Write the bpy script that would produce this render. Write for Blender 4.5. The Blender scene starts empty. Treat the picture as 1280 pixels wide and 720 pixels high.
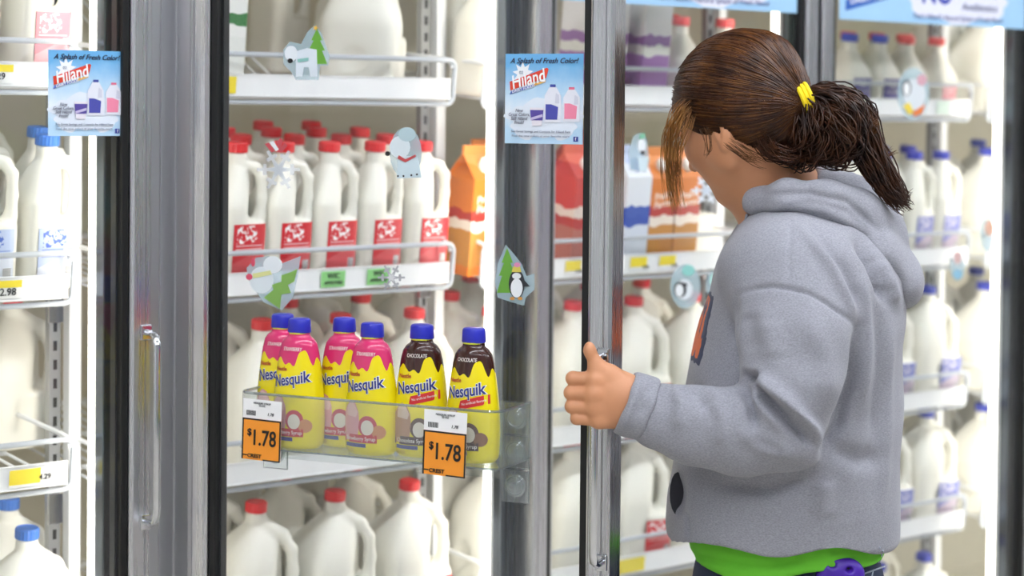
import bpy, bmesh, math, random
import numpy as np
from mathutils import Matrix, Vector, Quaternion

# ------------------------------------------------------------------ camera, world, lights, exposure
SC = bpy.context.scene
COL = SC.collection
FPX, PPX, PPY = 2500.0, 640.0, 202.0            # focal length and principal point, in pixels of 1280x720
_F0 = np.array([.645, .764, 0.]); _F0 /= np.linalg.norm(_F0)
_R0 = np.array([_F0[1], -_F0[0], 0.]); _Z = np.array([0, 0, 1.])
_p = math.atan(65/2500); _r = .0094
CF = _F0*math.cos(_p) - _Z*math.sin(_p)
_U = _Z*math.cos(_p) + _F0*math.sin(_p)
CR = _R0*math.cos(_r) + _U*math.sin(_r)
CU = _U*math.cos(_r) - _R0*math.sin(_r)
CC = np.array([-1.551, -2.677, 1.5])
cam_d = bpy.data.cameras.new('camera'); cam = bpy.data.objects.new('camera', cam_d); COL.objects.link(cam)
cam_d.sensor_fit = 'HORIZONTAL'; cam_d.sensor_width = 36.0; cam_d.lens = FPX/1280*36
cam_d.shift_y = -(360-PPY)/1280
cam_d.clip_start = .05; cam_d.clip_end = 60
m = Matrix.Identity(4)
for i in range(3):
    m[i][0], m[i][1], m[i][2], m[i][3] = CR[i], CU[i], -CF[i], CC[i]
cam.matrix_world = m
cam_d.dof.use_dof = True; cam_d.dof.focus_distance = 2.80; cam_d.dof.aperture_fstop = 3.4
SC.camera = cam
SC.view_settings.view_transform = 'Standard'; SC.view_settings.look = 'None'
SC.view_settings.gamma = 1; SC.view_settings.use_curve_mapping = False
SC.view_settings.exposure = 0.0
SC.cycles.max_bounces = 8; SC.cycles.transparent_max_bounces = 24
SC.cycles.diffuse_bounces = 3; SC.cycles.glossy_bounces = 4; SC.cycles.sample_clamp_indirect = 6

W = bpy.data.worlds.new('store_air'); SC.world = W; W.use_nodes = True
W.node_tree.nodes['Background'].inputs[0].default_value = (.85, .92, 1.0, 1)
W.node_tree.nodes['Background'].inputs[1].default_value = .25
LED_POWER = 6.8
TUBE_POWER = 25.0

def ray(px, py): return CF + (px-PPX)/FPX*CR - (py-PPY)/FPX*CU
def atY(px, py, Y):
    d = ray(px, py); return Vector(CC + d*(Y-CC[1])/d[1])
def atP(px, py, p0, n):
    d = ray(px, py); p0 = np.array(p0); n = np.array(n)
    return Vector(CC + d*(((p0-CC) @ n)/(d @ n)))

# ------------------------------------------------------------------ materials
MATS = {}
def rgb(h):
    h = h.lstrip('#'); c = [int(h[i:i+2], 16)/255 for i in (0, 2, 4)]
    return tuple(x/12.92 if x <= .04045 else ((x+.055)/1.055)**2.4 for x in c) + (1,)
def mat(name, col='#ffffff', rough=.5, metal=0., noise=None, bump=None, emit=None, spec=.5, coat=0., sheen=0., sss=0., alpha=1.):
    """principled material with a procedural noise tint and relief"""
    if name in MATS: return MATS[name]
    M = bpy.data.materials.new(name); M.use_nodes = True; T = M.node_tree; N = T.nodes; L = T.links
    b = N['Principled BSDF']; c = rgb(col) if isinstance(col, str) else col
    b.inputs['Base Color'].default_value = c; b.inputs['Roughness'].default_value = rough
    b.inputs['Metallic'].default_value = metal; b.inputs['Specular IOR Level'].default_value = spec
    b.inputs['Coat Weight'].default_value = coat
    if sheen: b.inputs['Sheen Weight'].default_value = sheen
    if sss:
        b.inputs['Subsurface Weight'].default_value = sss; b.inputs['Subsurface Radius'].default_value = (1, .9, .75); b.inputs['Subsurface Scale'].default_value = .012
    if emit: b.inputs['Emission Color'].default_value = c; b.inputs['Emission Strength'].default_value = emit
    if noise is None: noise = (18, .06)
    tc = N.new('ShaderNodeTexCoord'); nt = N.new('ShaderNodeTexNoise')
    nt.inputs['Scale'].default_value = noise[0]; nt.inputs['Detail'].default_value = 4
    L.new(tc.outputs['Object'], nt.inputs['Vector'])
    mx = N.new('ShaderNodeMix'); mx.data_type = 'RGBA'; mx.blend_type = 'MULTIPLY'; mx.inputs[0].default_value = 1
    mx.inputs[6].default_value = c
    mr = N.new('ShaderNodeMapRange'); mr.inputs[3].default_value = 1-noise[1]; mr.inputs[4].default_value = 1+noise[1]
    L.new(nt.outputs['Fac'], mr.inputs[0]); L.new(mr.outputs[0], mx.inputs[7]); L.new(mx.outputs[2], b.inputs['Base Color'])
    if bump:
        n2 = N.new('ShaderNodeTexNoise'); n2.inputs['Scale'].default_value = bump[0]; n2.inputs['Detail'].default_value = 3
        L.new(tc.outputs['Object'], n2.inputs['Vector'])
        bm_ = N.new('ShaderNodeBump'); bm_.inputs['Strength'].default_value = bump[1]; bm_.inputs['Distance'].default_value = bump[2] if len(bump) > 2 else .001
        L.new(n2.outputs['Fac'], bm_.inputs['Height']); L.new(bm_.outputs[0], b.inputs['Normal'])
    MATS[name] = M; return M
def glass_mat(name, tint=(1, 1, 1, 1), ior=1.45, rough=0., spec=1.0, haze=0.0, hazecol=(.9, .95, 1, 1)):
    """thin clear sheet: fresnel mirror over a clear (slightly hazy) body"""
    M = bpy.data.materials.new(name); M.use_nodes = True; T = M.node_tree; N = T.nodes; L = T.links
    N.remove(N['Principled BSDF']); out = N['Material Output']
    tr = N.new('ShaderNodeBsdfTransparent'); tr.inputs[0].default_value = tint
    gl = N.new('ShaderNodeBsdfGlossy'); gl.inputs['Roughness'].default_value = rough
    ge = N.new('ShaderNodeNewGeometry'); dt = N.new('ShaderNodeVectorMath'); dt.operation = 'DOT_PRODUCT'
    L.new(ge.outputs['Incoming'], dt.inputs[0]); L.new(ge.outputs['Normal'], dt.inputs[1])
    def ma(op, a, c, clamp=False):
        q = N.new('ShaderNodeMath'); q.operation = op; q.use_clamp = clamp
        for i, x in ((0, a), (1, c)):
            if isinstance(x, (int, float)): q.inputs[i].default_value = x
            elif x is not None: L.new(x, q.inputs[i])
        return q
    f0 = ((ior-1)/(ior+1))**2
    sch = ma('POWER', ma('SUBTRACT', 1., ma('ABSOLUTE', dt.outputs['Value'], None).outputs[0], True).outputs[0], 5.)
    mp = ma('MULTIPLY', ma('ADD', ma('MULTIPLY', sch.outputs[0], 1-f0).outputs[0], f0).outputs[0], spec, True)
    mx = N.new('ShaderNodeMixShader'); L.new(mp.outputs[0], mx.inputs[0])
    body = tr.outputs[0]
    if haze:
        df = N.new('ShaderNodeBsdfDiffuse'); df.inputs[0].default_value = hazecol
        tc = N.new('ShaderNodeTexCoord'); nt = N.new('ShaderNodeTexNoise'); nt.inputs['Scale'].default_value = 9
        mpg = N.new('ShaderNodeMapping'); mpg.inputs['Scale'].default_value = (1, 1, .12)
        L.new(tc.outputs['Object'], mpg.inputs['Vector']); L.new(mpg.outputs[0], nt.inputs['Vector'])
        mr = N.new('ShaderNodeMapRange'); mr.inputs[1].default_value = .4; mr.inputs[2].default_value = .75; mr.inputs[3].default_value = haze*.3; mr.inputs[4].default_value = haze
        L.new(nt.outputs['Fac'], mr.inputs[0])
        m2 = N.new('ShaderNodeMixShader'); L.new(mr.outputs[0], m2.inputs[0]); L.new(tr.outputs[0], m2.inputs[1]); L.new(df.outputs[0], m2.inputs[2]); body = m2.outputs[0]
    L.new(body, mx.inputs[1]); L.new(gl.outputs[0], mx.inputs[2]); L.new(mx.outputs[0], out.inputs[0])
    MATS[name] = M; return M
def brushed(name, col, rough=.28, streak=.25):
    """aluminium with long vertical brush streaks"""
    M = bpy.data.materials.new(name); M.use_nodes = True; T = M.node_tree; N = T.nodes; L = T.links
    b = N['Principled BSDF']; c = rgb(col); b.inputs['Metallic'].default_value = 1; b.inputs['Base Color'].default_value = c
    tc = N.new('ShaderNodeTexCoord'); mp = N.new('ShaderNodeMapping'); mp.inputs['Scale'].default_value = (260, 260, 3)
    nt = N.new('ShaderNodeTexNoise'); nt.inputs['Scale'].default_value = 1
    L.new(tc.outputs['Object'], mp.inputs[0]); L.new(mp.outputs[0], nt.inputs['Vector'])
    mr = N.new('ShaderNodeMapRange'); mr.inputs[3].default_value = rough*(1-streak); mr.inputs[4].default_value = rough*(1+streak)
    L.new(nt.outputs['Fac'], mr.inputs[0]); L.new(mr.outputs[0], b.inputs['Roughness'])
    bp = N.new('ShaderNodeBump'); bp.inputs['Strength'].default_value = .08; bp.inputs['Distance'].default_value = .0004
    L.new(nt.outputs['Fac'], bp.inputs['Height']); L.new(bp.outputs[0], b.inputs['Normal'])
    MATS[name] = M; return M

ALU = brushed('brushed_aluminium', '#dadade')
ALU2 = brushed('satin_aluminium', '#9da0a6', .2)
CHROME = mat('chrome', '#d8dade', .12, 1.)
STEEL = mat('zinc_steel', '#a9abad', .4, .9)
WIREW = mat('white_coated_wire', '#eceef0', .35)
WIREG = mat('grey_coated_wire', '#b9bfc6', .35)
CHAN = mat('price_channel_plastic', '#f4f5f6', .3)
RUBBER = mat('black_gasket', '#08090a', .45)
DARKMET = mat('dark_spacer', '#191b1e', .35, .6)
COOLW = mat('cooler_liner', '#cfc9b4', .55, bump=(60, .1))
LEDM = mat('cooler_led', '#fff9ef', .4, emit=LED_POWER)
TUBEM = mat('ceiling_tube', '#f3f7ff', .4, emit=TUBE_POWER)
GLASS = glass_mat('door_glass', (.985, .99, .985, 1), 1.45, 0., .8, .02)
ACEDGE = glass_mat('acrylic_edge', (.55, .6, .6, 1), 1.5, .05, 2.5, .35, (.8, .84, .86, 1))
ACRYL = glass_mat('clear_acrylic', (.95, .97, .965, 1), 1.5, .02, 1.3, .10)
MILK = mat('milk_jug_plastic', '#f1efe4', .38, noise=(30, .02))
CREAM = mat('creamy_jug_plastic', '#ece4cc', .4, noise=(30, .03))
REDCAP = mat('red_cap', '#e2232a', .35); BLUECAP = mat('blue_cap', '#3f78d2', .35)
NAVYCAP = mat('violet_blue_cap', '#3b46b8', .35); TEALCAP = mat('teal_cap', '#23b184', .35)
PINKCAP = mat('coral_cap', '#ea5a58', .35)
WHITEP = mat('white_print', '#f7f7f7', .5); BLACKP = mat('black_print', '#141416', .5)

# ------------------------------------------------------------------ object helpers
def obj(name, me, parent=None, loc=None, rot=None):
    o = bpy.data.objects.new(name, me); COL.objects.link(o)
    if parent is not None: o.parent = parent
    if loc is not None: o.location = loc
    if rot is not None: o.rotation_euler = rot
    return o
def tag(o, label, cat, group=None):
    o['label'] = label; o['category'] = cat
    if group: o['group'] = group
    return o
def struct(o): o['kind'] = 'structure'; return o
def empty(name, loc=(0, 0, 0), rz=0.):
    o = bpy.data.objects.new(name, None); COL.objects.link(o); o.empty_display_size = .05
    o.location = loc; o.rotation_euler = (0, 0, rz); return o
def mesh(name, v, f, mt=None, smooth=False):
    me = bpy.data.meshes.new(name); me.from_pydata([tuple(x) for x in v], [], [tuple(x) for x in f]); me.update()
    if mt is not None: me.materials.append(mt)
    if smooth: me.polygons.foreach_set('use_smooth', [True]*len(me.polygons))
    return me
class MB:
    """collects boxes, tubes and lathes for ONE mesh"""
    def __init__(s): s.v = []; s.f = []; s.mi = []; s.cur = 0
    def add(s, v, f):
        n = len(s.v); s.v += [tuple(p) for p in v]; s.f += [tuple(i+n for i in q) for q in f]; s.mi += [s.cur]*len(f); return s
    def box(s, a, b, bev=0.):
        x0, y0, z0 = a; x1, y1, z1 = b
        if bev <= 0:
            v = [(x, y, z) for z in (z0, z1) for (x, y) in ((x0, y0), (x1, y0), (x1, y1), (x0, y1))]
            return s.add(v, [(3, 2, 1, 0), (4, 5, 6, 7), (0, 1, 5, 4), (1, 2, 6, 5), (2, 3, 7, 6), (3, 0, 4, 7)])
        bmm = bmesh.new(); bmesh.ops.create_cube(bmm, size=1)
        for q in bmm.verts: q.co = ((q.co.x+.5)*(x1-x0)+x0, (q.co.y+.5)*(y1-y0)+y0, (q.co.z+.5)*(z1-z0)+z0)
        bmesh.ops.bevel(bmm, geom=bmm.edges[:], offset=bev, segments=2, affect='EDGES', profile=.5)
        bmm.verts.index_update(); v = [q.co[:] for q in bmm.verts]; f = [[q.index for q in fc.verts] for fc in bmm.faces]; bmm.free()
        return s.add(v, f)
    def tube(s, pts, r, n=8, closed=False, cap=True, flat=1.0):
        P = [Vector(p) for p in pts]; m_ = len(P); rr = r if hasattr(r, '__len__') else [r]*m_
        v = []; up = None
        for i in range(m_):
            t = (P[(i+1) % m_]-P[i-1]) if closed else (P[min(i+1, m_-1)]-P[max(i-1, 0)])
            t.normalize()
            if up is None:
                up = Vector((0, 0, 1)) if abs(t.z) < .9 else Vector((0, 1, 0))
            sx = t.cross(up); sx.normalize(); up = sx.cross(t); up.normalize()
            for k in range(n):
                a = 2*math.pi*k/n
                v.append(P[i] + sx*math.cos(a)*rr[i] + up*math.sin(a)*rr[i]*flat)
        f = []
        for i in range(m_ if closed else m_-1):
            j = (i+1) % m_
            for k in range(n):
                l = (k+1) % n; f.append((i*n+k, i*n+l, j*n+l, j*n+k))
        if cap and not closed:
            f.append(tuple(range(n-1, -1, -1))); f.append(tuple((m_-1)*n+k for k in range(n)))
        return s.add(v, f)
    def lathe(s, prof, n=24, c=(0, 0, 0), rib=0., axis='z'):
        v = []; f = []
        for r, z in prof:
            for k in range(n):
                a = 2*math.pi*k/n; q = r*(1-(rib if k % 2 else 0))
                p = (q*math.cos(a), q*math.sin(a), z)
                if axis == 'y': p = (p[0], p[2], p[1])
                v.append((c[0]+p[0], c[1]+p[1], c[2]+p[2]))
        for i in range(len(prof)-1):
            for k in range(n):
                l = (k+1) % n; f.append((i*n+k, i*n+l, (i+1)*n+l, (i+1)*n+k))
        f.append(tuple(range(n-1, -1, -1))); f.append(tuple((len(prof)-1)*n+k for k in range(n)))
        return s.add(v, f)
    def poly(s, pts, t=.0006, y=0.):
        """flat outline in the x-z plane, thickness t towards -y (the front), front face at y"""
        n = len(pts); v = [(p[0], y, p[1]) for p in pts] + [(p[0], y+t, p[1]) for p in pts]
        f = [tuple(range(n)), tuple(range(2*n-1, n-1, -1))] + [(i, (i+1) % n, n+(i+1) % n, n+i) for i in range(n)]
        return s.add(v, f)
    def me(s, name, mt, smooth=False):
        m_ = bpy.data.meshes.new(name); m_.from_pydata(s.v, [], s.f); m_.update()
        for q in (mt if isinstance(mt, (list, tuple)) else [mt]): m_.materials.append(q)
        if any(s.mi): m_.polygons.foreach_set('material_index', s.mi)
        bm_ = bmesh.new(); bm_.from_mesh(m_); bmesh.ops.recalc_face_normals(bm_, faces=bm_.faces[:]); bm_.to_mesh(m_); bm_.free()
        if smooth:
            m_.polygons.foreach_set('use_smooth', [True]*len(m_.polygons))
            m_.set_sharp_from_angle(angle=math.radians(40))
        return m_
    def build(s, name, mt, parent=None, smooth=False, **k): return obj(name, s.me(name, mt, smooth), parent, **k)
def copy_tree(o, parent=None):
    c = o.copy(); COL.objects.link(c); c.parent = parent
    for ch in CH.get(o.name, []):
        d = copy_tree(ch, c); CH.setdefault(c.name, []).append(d)
    return c
CH = {}
def kids(o, *cs): CH.setdefault(o.name, []).extend(cs); return o

_FONT = {}
def text(name, s, size, mt, parent, loc, rot=(math.pi/2, 0, 0), shear=0., bold=0., align='CENTER', sx=1., ext=.0003, spacing=1., warp=None, width=None):
    cu = bpy.data.curves.new(name, 'FONT'); cu.body = s; cu.size = size; cu.shear = shear; cu.offset = bold*size
    cu.align_x = align; cu.align_y = 'CENTER'; cu.extrude = ext; cu.space_character = spacing; cu.resolution_u = 3; cu.space_line = .85
    t = bpy.data.objects.new('t', cu); me = bpy.data.meshes.new_from_object(t); bpy.data.objects.remove(t); bpy.data.curves.remove(cu)
    me.name = name; me.materials.clear(); me.materials.append(mt)
    if width:
        xs = [v.co.x for v in me.vertices]; sx = width/max(1e-6, max(xs)-min(xs))
    for v in me.vertices:
        v.co.x *= sx
        if warp: v.co = warp(v.co)
    return obj(name, me, parent, loc, rot)

# ------------------------------------------------------------------ signed distance modelling (smooth unions, then surface nets)
class SDF:
    def __init__(s, lo, hi, h):
        s.lo = np.array(lo, float); s.h = h; s.n = np.ceil((np.array(hi)-s.lo)/h).astype(int)+1
        s.d = np.full(s.n, 1., np.float32)
        s.ax = [(s.lo[i]+h*np.arange(s.n[i])).astype(np.float32) for i in range(3)]
    def _sub(s, lo, hi, pad):
        a = np.clip(np.floor((np.array(lo)-pad-s.lo)/s.h).astype(int), 0, s.n); b = np.clip(np.ceil((np.array(hi)+pad-s.lo)/s.h).astype(int)+1, 0, s.n)
        sl = tuple(slice(a[i], b[i]) for i in range(3))
        X = s.ax[0][sl[0]][:, None, None]; Y = s.ax[1][sl[1]][None, :, None]; Z = s.ax[2][sl[2]][None, None, :]
        return sl, X, Y, Z
    def put(s, fn, lo, hi, k=.01, op='u'):
        sl, X, Y, Z = s._sub(lo, hi, k*2+.012)
        if 0 in s.d[sl].shape: return s
        e = fn(X, Y, Z).astype(np.float32); d = s.d[sl]
        e = np.broadcast_to(e, d.shape)
        if op == 'u':
            q = np.maximum(k-np.abs(d-e), 0)/k; s.d[sl] = np.minimum(d, e)-q*q*k*.25
        elif op == 's':
            e = -e; q = np.maximum(k-np.abs(d-e), 0)/k; s.d[sl] = np.maximum(d, e)+q*q*k*.25
        return s
    def ell(s, c, r, R=None, k=.01, op='u'):
        c = np.array(c, float); r = np.array(r, float); m_ = np.array(R) if R is not None else np.eye(3)   # rows = local axes
        ext = np.sqrt(((m_*r[:, None])**2).sum(0))
        def fn(X, Y, Z):
            x, y, z = X-c[0], Y-c[1], Z-c[2]
            a = [(m_[i, 0]*x+m_[i, 1]*y+m_[i, 2]*z) for i in range(3)]
            k0 = np.sqrt(sum((a[i]/r[i])**2 for i in range(3))); k1 = np.sqrt(sum((a[i]/r[i]**2)**2 for i in range(3)))
            return k0*(k0-1)/np.maximum(k1, 1e-6)
        return s.put(fn, c-ext, c+ext, k, op)
    def cone(s, a, b, ra, rb, k=.01, op='u', flat=None):
        """tapered capsule; flat = (unit vector, factor) squeezes it along that vector"""
        a = np.array(a, float); b = np.array(b, float); ab = b-a; L2 = max(ab@ab, 1e-9); rm = max(ra, rb)
        def fn(X, Y, Z):
            x, y, z = X-a[0], Y-a[1], Z-a[2]
            t = np.clip((x*ab[0]+y*ab[1]+z*ab[2])/L2, 0, 1)
            x, y, z = x-t*ab[0], y-t*ab[1], z-t*ab[2]
            d2 = x*x+y*y+z*z
            if flat is not None:
                q = x*flat[0][0]+y*flat[0][1]+z*flat[0][2]; d2 = d2+q*q*(flat[1]**2-1)
            return np.sqrt(d2)-(ra+(rb-ra)*t)
        return s.put(fn, np.minimum(a, b)-rm, np.maximum(a, b)+rm, k, op)
    def chain(s, pts, rs, k=.01, flat=None):
        for i in range(len(pts)-1): s.cone(pts[i], pts[i+1], rs[i], rs[i+1], k, 'u', flat)
        return s
    def net(s, smooth=1):
        d = s.d; S = d < 0; n = np.array(d.shape)
        cnt = np.zeros(n-1, np.int8); pos = np.zeros(tuple(n-1)+(3,), np.float32)
        for ax in range(3):
            sa = [slice(None)]*3; sb = [slice(None)]*3; sa[ax] = slice(0, -1); sb[ax] = slice(1, None)
            da, db = d[tuple(sa)], d[tuple(sb)]; I = np.argwhere(S[tuple(sa)] != S[tuple(sb)])
            va, vb = da[tuple(I.T)], db[tuple(I.T)]; t = va/(va-vb)
            P = I.astype(np.float32); P[:, ax] += t
            o1, o2 = [a for a in range(3) if a != ax]
            for u in (0, 1):
                for w in (0, 1):
                    J = I.copy(); J[:, o1] -= u; J[:, o2] -= w
                    ok = np.all((J >= 0) & (J < n-1), axis=1); J = J[ok]
                    np.add.at(cnt, tuple(J.T), 1); np.add.at(pos, tuple(J.T), P[ok])
        act = np.argwhere(cnt > 0); idx = np.full(n-1, -1, np.int64); idx[tuple(act.T)] = np.arange(len(act))
        V = pos[tuple(act.T)]/cnt[tuple(act.T)][:, None]*s.h+s.lo
        Q = []
        for ax in range(3):
            sa = [slice(None)]*3; sb = [slice(None)]*3; sa[ax] = slice(0, -1); sb[ax] = slice(1, None)
            I = np.argwhere(S[tuple(sa)] != S[tuple(sb)]); inside = S[tuple(sa)][tuple(I.T)]
            o1, o2 = (ax+1) % 3, (ax+2) % 3
            c = []
            for (u, w) in ((1, 1), (0, 1), (0, 0), (1, 0)):
                J = I.copy(); J[:, o1] -= u; J[:, o2] -= w
                ok = np.all((J >= 0) & (J < n-1), axis=1)
                c.append(np.where(ok, idx[tuple(np.clip(J, 0, n-2).T)], -1))
            q = np.stack(c, 1); q[~inside] = q[~inside][:, ::-1]; Q.append(q[np.all(q >= 0, axis=1)])
        Q = np.concatenate(Q)
        for _ in range(smooth): V = laplace(V, Q, .5)
        return V, Q
def laplace(V, Q, w=.5):
    acc = np.zeros_like(V); c = np.zeros(len(V), np.float32)
    for i in range(4):
        for a, b in ((Q[:, i], Q[:, (i+1) % 4]), (Q[:, (i+1) % 4], Q[:, i])):
            for k in range(3): acc[:, k] += np.bincount(a, V[b, k], len(V)).astype(acc.dtype)
            c += np.bincount(a, minlength=len(V))
    return V*(1-w)+w*acc/np.maximum(c, 1)[:, None]
def normals(V, Q):
    n = np.cross(V[Q[:, 2]]-V[Q[:, 0]], V[Q[:, 3]]-V[Q[:, 1]]); N = np.zeros_like(V)
    for i in range(4):
        for k in range(3): N[:, k] += np.bincount(Q[:, i], n[:, k], len(V)).astype(N.dtype)
    return N/np.maximum(np.linalg.norm(N, axis=1), 1e-9)[:, None]
def npmesh(name, V, Q, mt=None):
    me = bpy.data.meshes.new(name); V = np.asarray(V, np.float32); Q = np.asarray(Q, np.int32)
    me.vertices.add(len(V)); me.vertices.foreach_set('co', V.ravel())
    k = Q.shape[1]; me.loops.add(Q.size); me.loops.foreach_set('vertex_index', Q.ravel())
    me.polygons.add(len(Q)); me.polygons.foreach_set('loop_start', np.arange(0, Q.size, k, dtype=np.int32))
    me.polygons.foreach_set('use_smooth', np.ones(len(Q), bool)); me.update(calc_edges=True); me.validate()
    for q in (mt if isinstance(mt, (list, tuple)) else [mt]):
        if q is not None: me.materials.append(q)
    return me

# ------------------------------------------------------------------ the setting: store shell and cooler carcass
P = .76                                   # pitch of the cooler doors
FLOORM = mat('store_floor_tile', '#b9b4aa', .25, noise=(3, .1))
CEILM = mat('store_ceiling_tile', '#d9dbdc', .8, noise=(40, .08), bump=(80, .3))
def brickwall(name):
    M = bpy.data.materials.new(name); M.use_nodes = True; T = M.node_tree; N = T.nodes; L = T.links; b = N['Principled BSDF']
    tc = N.new('ShaderNodeTexCoord'); v = N.new('ShaderNodeTexVoronoi'); v.inputs['Scale'].default_value = 3.2
    L.new(tc.outputs['Object'], v.inputs['Vector']); h = N.new('ShaderNodeHueSaturation'); h.inputs['Saturation'].default_value = .75; h.inputs['Value'].default_value = .5
    L.new(v.outputs['Color'], h.inputs['Color']); L.new(h.outputs[0], b.inputs['Base Color']); b.inputs['Roughness'].default_value = .6
    return M
struct(MB().box((-6, -5.2, -.1), (9, 1.2, 0)).build('floor', FLOORM))
struct(MB().box((-6, -5.2, 3.4), (9, 1.2, 3.5)).build('ceiling', CEILM))
struct(MB().box((-6, -5.3, 0), (9, -5.2, 3.4)).build('wall_front', brickwall('far_side_of_aisle')))
struct(MB().box((-6, 1.1, 0), (9, 1.2, 3.4)).build('wall_back', CEILM))
struct(MB().box((-6, -5.2, 0), (-5.9, 1.2, 3.4)).build('wall_left', CEILM))
struct(MB().box((9, -5.2, 0), (9.1, 1.2, 3.4)).build('wall_right', CEILM))
struct(MB().box((-3.2, 1.0, .12), (4.6, 1.05, 2.05)).build('wall_cooler', COOLW))
cw = MB(); cw.box((-3.2, .12, .1), (4.6, 1.0, .14)); cw.box((-3.2, .1, 2.03), (4.6, 1.0, 2.07)); cw.box((-3.22, .1, .1), (-3.18, 1.0, 2.07)); cw.box((4.58, .1, .1), (4.62, 1.0, 2.07))
struct(cw.build('trim_1', COOLW))
hd = MB(); hd.box((-3.3, .048, 2.0), (4.7, .14, 3.4)); hd.box((-3.3, .048, 0), (4.7, .12, .14)); struct(hd.build('trim_2', ALU2))
DARKAL = brushed('mullion_dark_reflection', '#6f7680', .16); MULL = brushed('mullion_bright_reflection', '#d6d7da', .36)  # one mullion metal in two tones: dark and bright reflections put into the colour
for yy, rn in ((-1.5, 'nearest the cooler'), (-3.6, 'farther from the cooler')):
    for xx, pn in ((-3.6, 'first'), (-1.2, 'second'), (1.2, 'third'), (3.6, 'fourth'), (6.0, 'fifth')):
        t = empty('ceiling_light', (xx, yy, 3.385))
        h_ = MB().box((-1.05, -.16, -.02), (1.05, .16, .014)).build('housing', WIREW, t)
        d_ = MB().box((-1.0, -.13, -.03), (1.0, .13, -.021)).build('diffuser', TUBEM, t)
        tag(t, 'long white ceiling light, %s from left in row %s' % (pn, rn), 'ceiling light', 'ceiling lights over the aisle')
for u in range(-4, 6):
    c = P*u
    dx = {0: -.035, 2: -.01, 3: -.02}.get(u, 0)
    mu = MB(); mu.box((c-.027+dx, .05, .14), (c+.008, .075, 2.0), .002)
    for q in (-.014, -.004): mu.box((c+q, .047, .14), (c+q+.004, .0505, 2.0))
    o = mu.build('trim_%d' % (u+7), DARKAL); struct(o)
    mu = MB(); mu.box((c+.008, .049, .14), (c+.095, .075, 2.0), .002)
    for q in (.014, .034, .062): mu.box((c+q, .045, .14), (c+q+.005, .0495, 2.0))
    mu.build('bright_reflection_face', MULL, o)  # right part of the mullion face, coloured lighter as a painted reflection
    l = empty('cooler_light', (c+dx, .09, .2))
    MB().box((-.021, -.0145, 0), (.036, -.002, 1.75)).build('housing', WIREW, l)
    MB().box((-.024, -.0018, .01), (.038, .016, 1.74), .004).build('diffuser', LEDM, l)
    nm = {-4: 'four bays left of the frame', -3: 'three bays left of the frame', -2: 'two bays left of the frame', -1: 'far left out of the leftmost bay', 0: 'between the leftmost bay and the open door bay', 1: 'beside the orange juice cartons behind the open door', 2: 'beside the girl ponytail behind glass', 3: 'at the right end of the blue capped milk', 4: 'beyond the rightmost door', 5: 'far right out of sight'}[u]
    tag(l, 'bright white vertical light strip ' + nm, 'light strip', 'cooler light strips')

# ------------------------------------------------------------------ glass doors
ZD0, ZD1 = .16, 1.98; ST = .036
def make_door(n, L, loc, ang):
    root = empty('door_%d' % n, (loc[0], loc[1], 0), ang); struct(root)
    prof = [(0, .045), (0, .005), (.004, 0), (.010, 0), (.0112, .0025), (.0124, 0), (.031, 0), (.034, .004), (ST, .005), (ST, .045)]
    def stile(flip):
        pts = [((L-x) if flip else x, y) for x, y in prof]; k = len(pts)
        v = [(x, y, ZD0) for x, y in pts] + [(x, y, ZD1) for x, y in pts]
        f = [tuple(range(k)), tuple(range(k, 2*k))] + [(i, (i+1) % k, k+(i+1) % k, k+i) for i in range(k)]
        return MB().add(v, f).build('stile', ALU, root)
    stile(False); stile(True)
    for z in (ZD0, ZD1-.05):
        MB().box((ST, .002, z), (L-ST, .045, z+.05), .003).build('rail', ALU, root)
    g = MB()
    for a in (ST, L-ST-.012): g.box((a, .008, ZD0+.05), (a+.012, .042, ZD1-.05), .002)
    for z in (ZD0+.05, ZD1-.066): g.box((ST+.012, .008, z), (L-ST-.012, .042, z+.016))
    g.build('gasket', RUBBER, root)
    s = MB()
    for a in (ST+.012, L-ST-.0155): s.box((a, .0205, ZD0+.066), (a+.0035, .036, ZD1-.066))
    s.build('spacer', DARKMET, root)
    MB().box((ST+.01, .016, ZD0+.064), (L-ST-.01, .019, ZD1-.064)).build('glass_pane', GLASS, root)
    h = MB(); x = L-.010; z0, z1 = .866, 1.156; bar = []
    for z, y in ((z0, .002), (z0, -.018), (z0+.006, -.029), (z0+.02, -.034), (z1-.02, -.034), (z1-.006, -.029), (z1, -.018), (z1, .002)): bar.append((x, y, z))
    h.tube(bar, .0062, 10, flat=.8)
    ho = h.build('handle', CHROME, root, smooth=True)
    for z in (z0, z1): MB().box((x-.010, -.004, z-.012), (x+.009, .0015, z+.012), .002).build('bracket', CHROME, ho)
    return root
D1 = make_door(1, .747, (-P+.007, 0), 0)
D2LOC = (.053, -.0026); D2A = math.radians(-64.7)
D2 = make_door(2, .703, D2LOC, D2A)
make_door(6, .747, (-2*P+.007, 0), 0); make_door(7, .747, (-3*P+.007, 0), 0)
D3 = make_door(3, .747, (P+.007, 0), 0)
D4 = make_door(4, .747, (2*P+.007, 0), 0)
D5 = make_door(5, .747, (3*P+.007, 0), 0)

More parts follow.
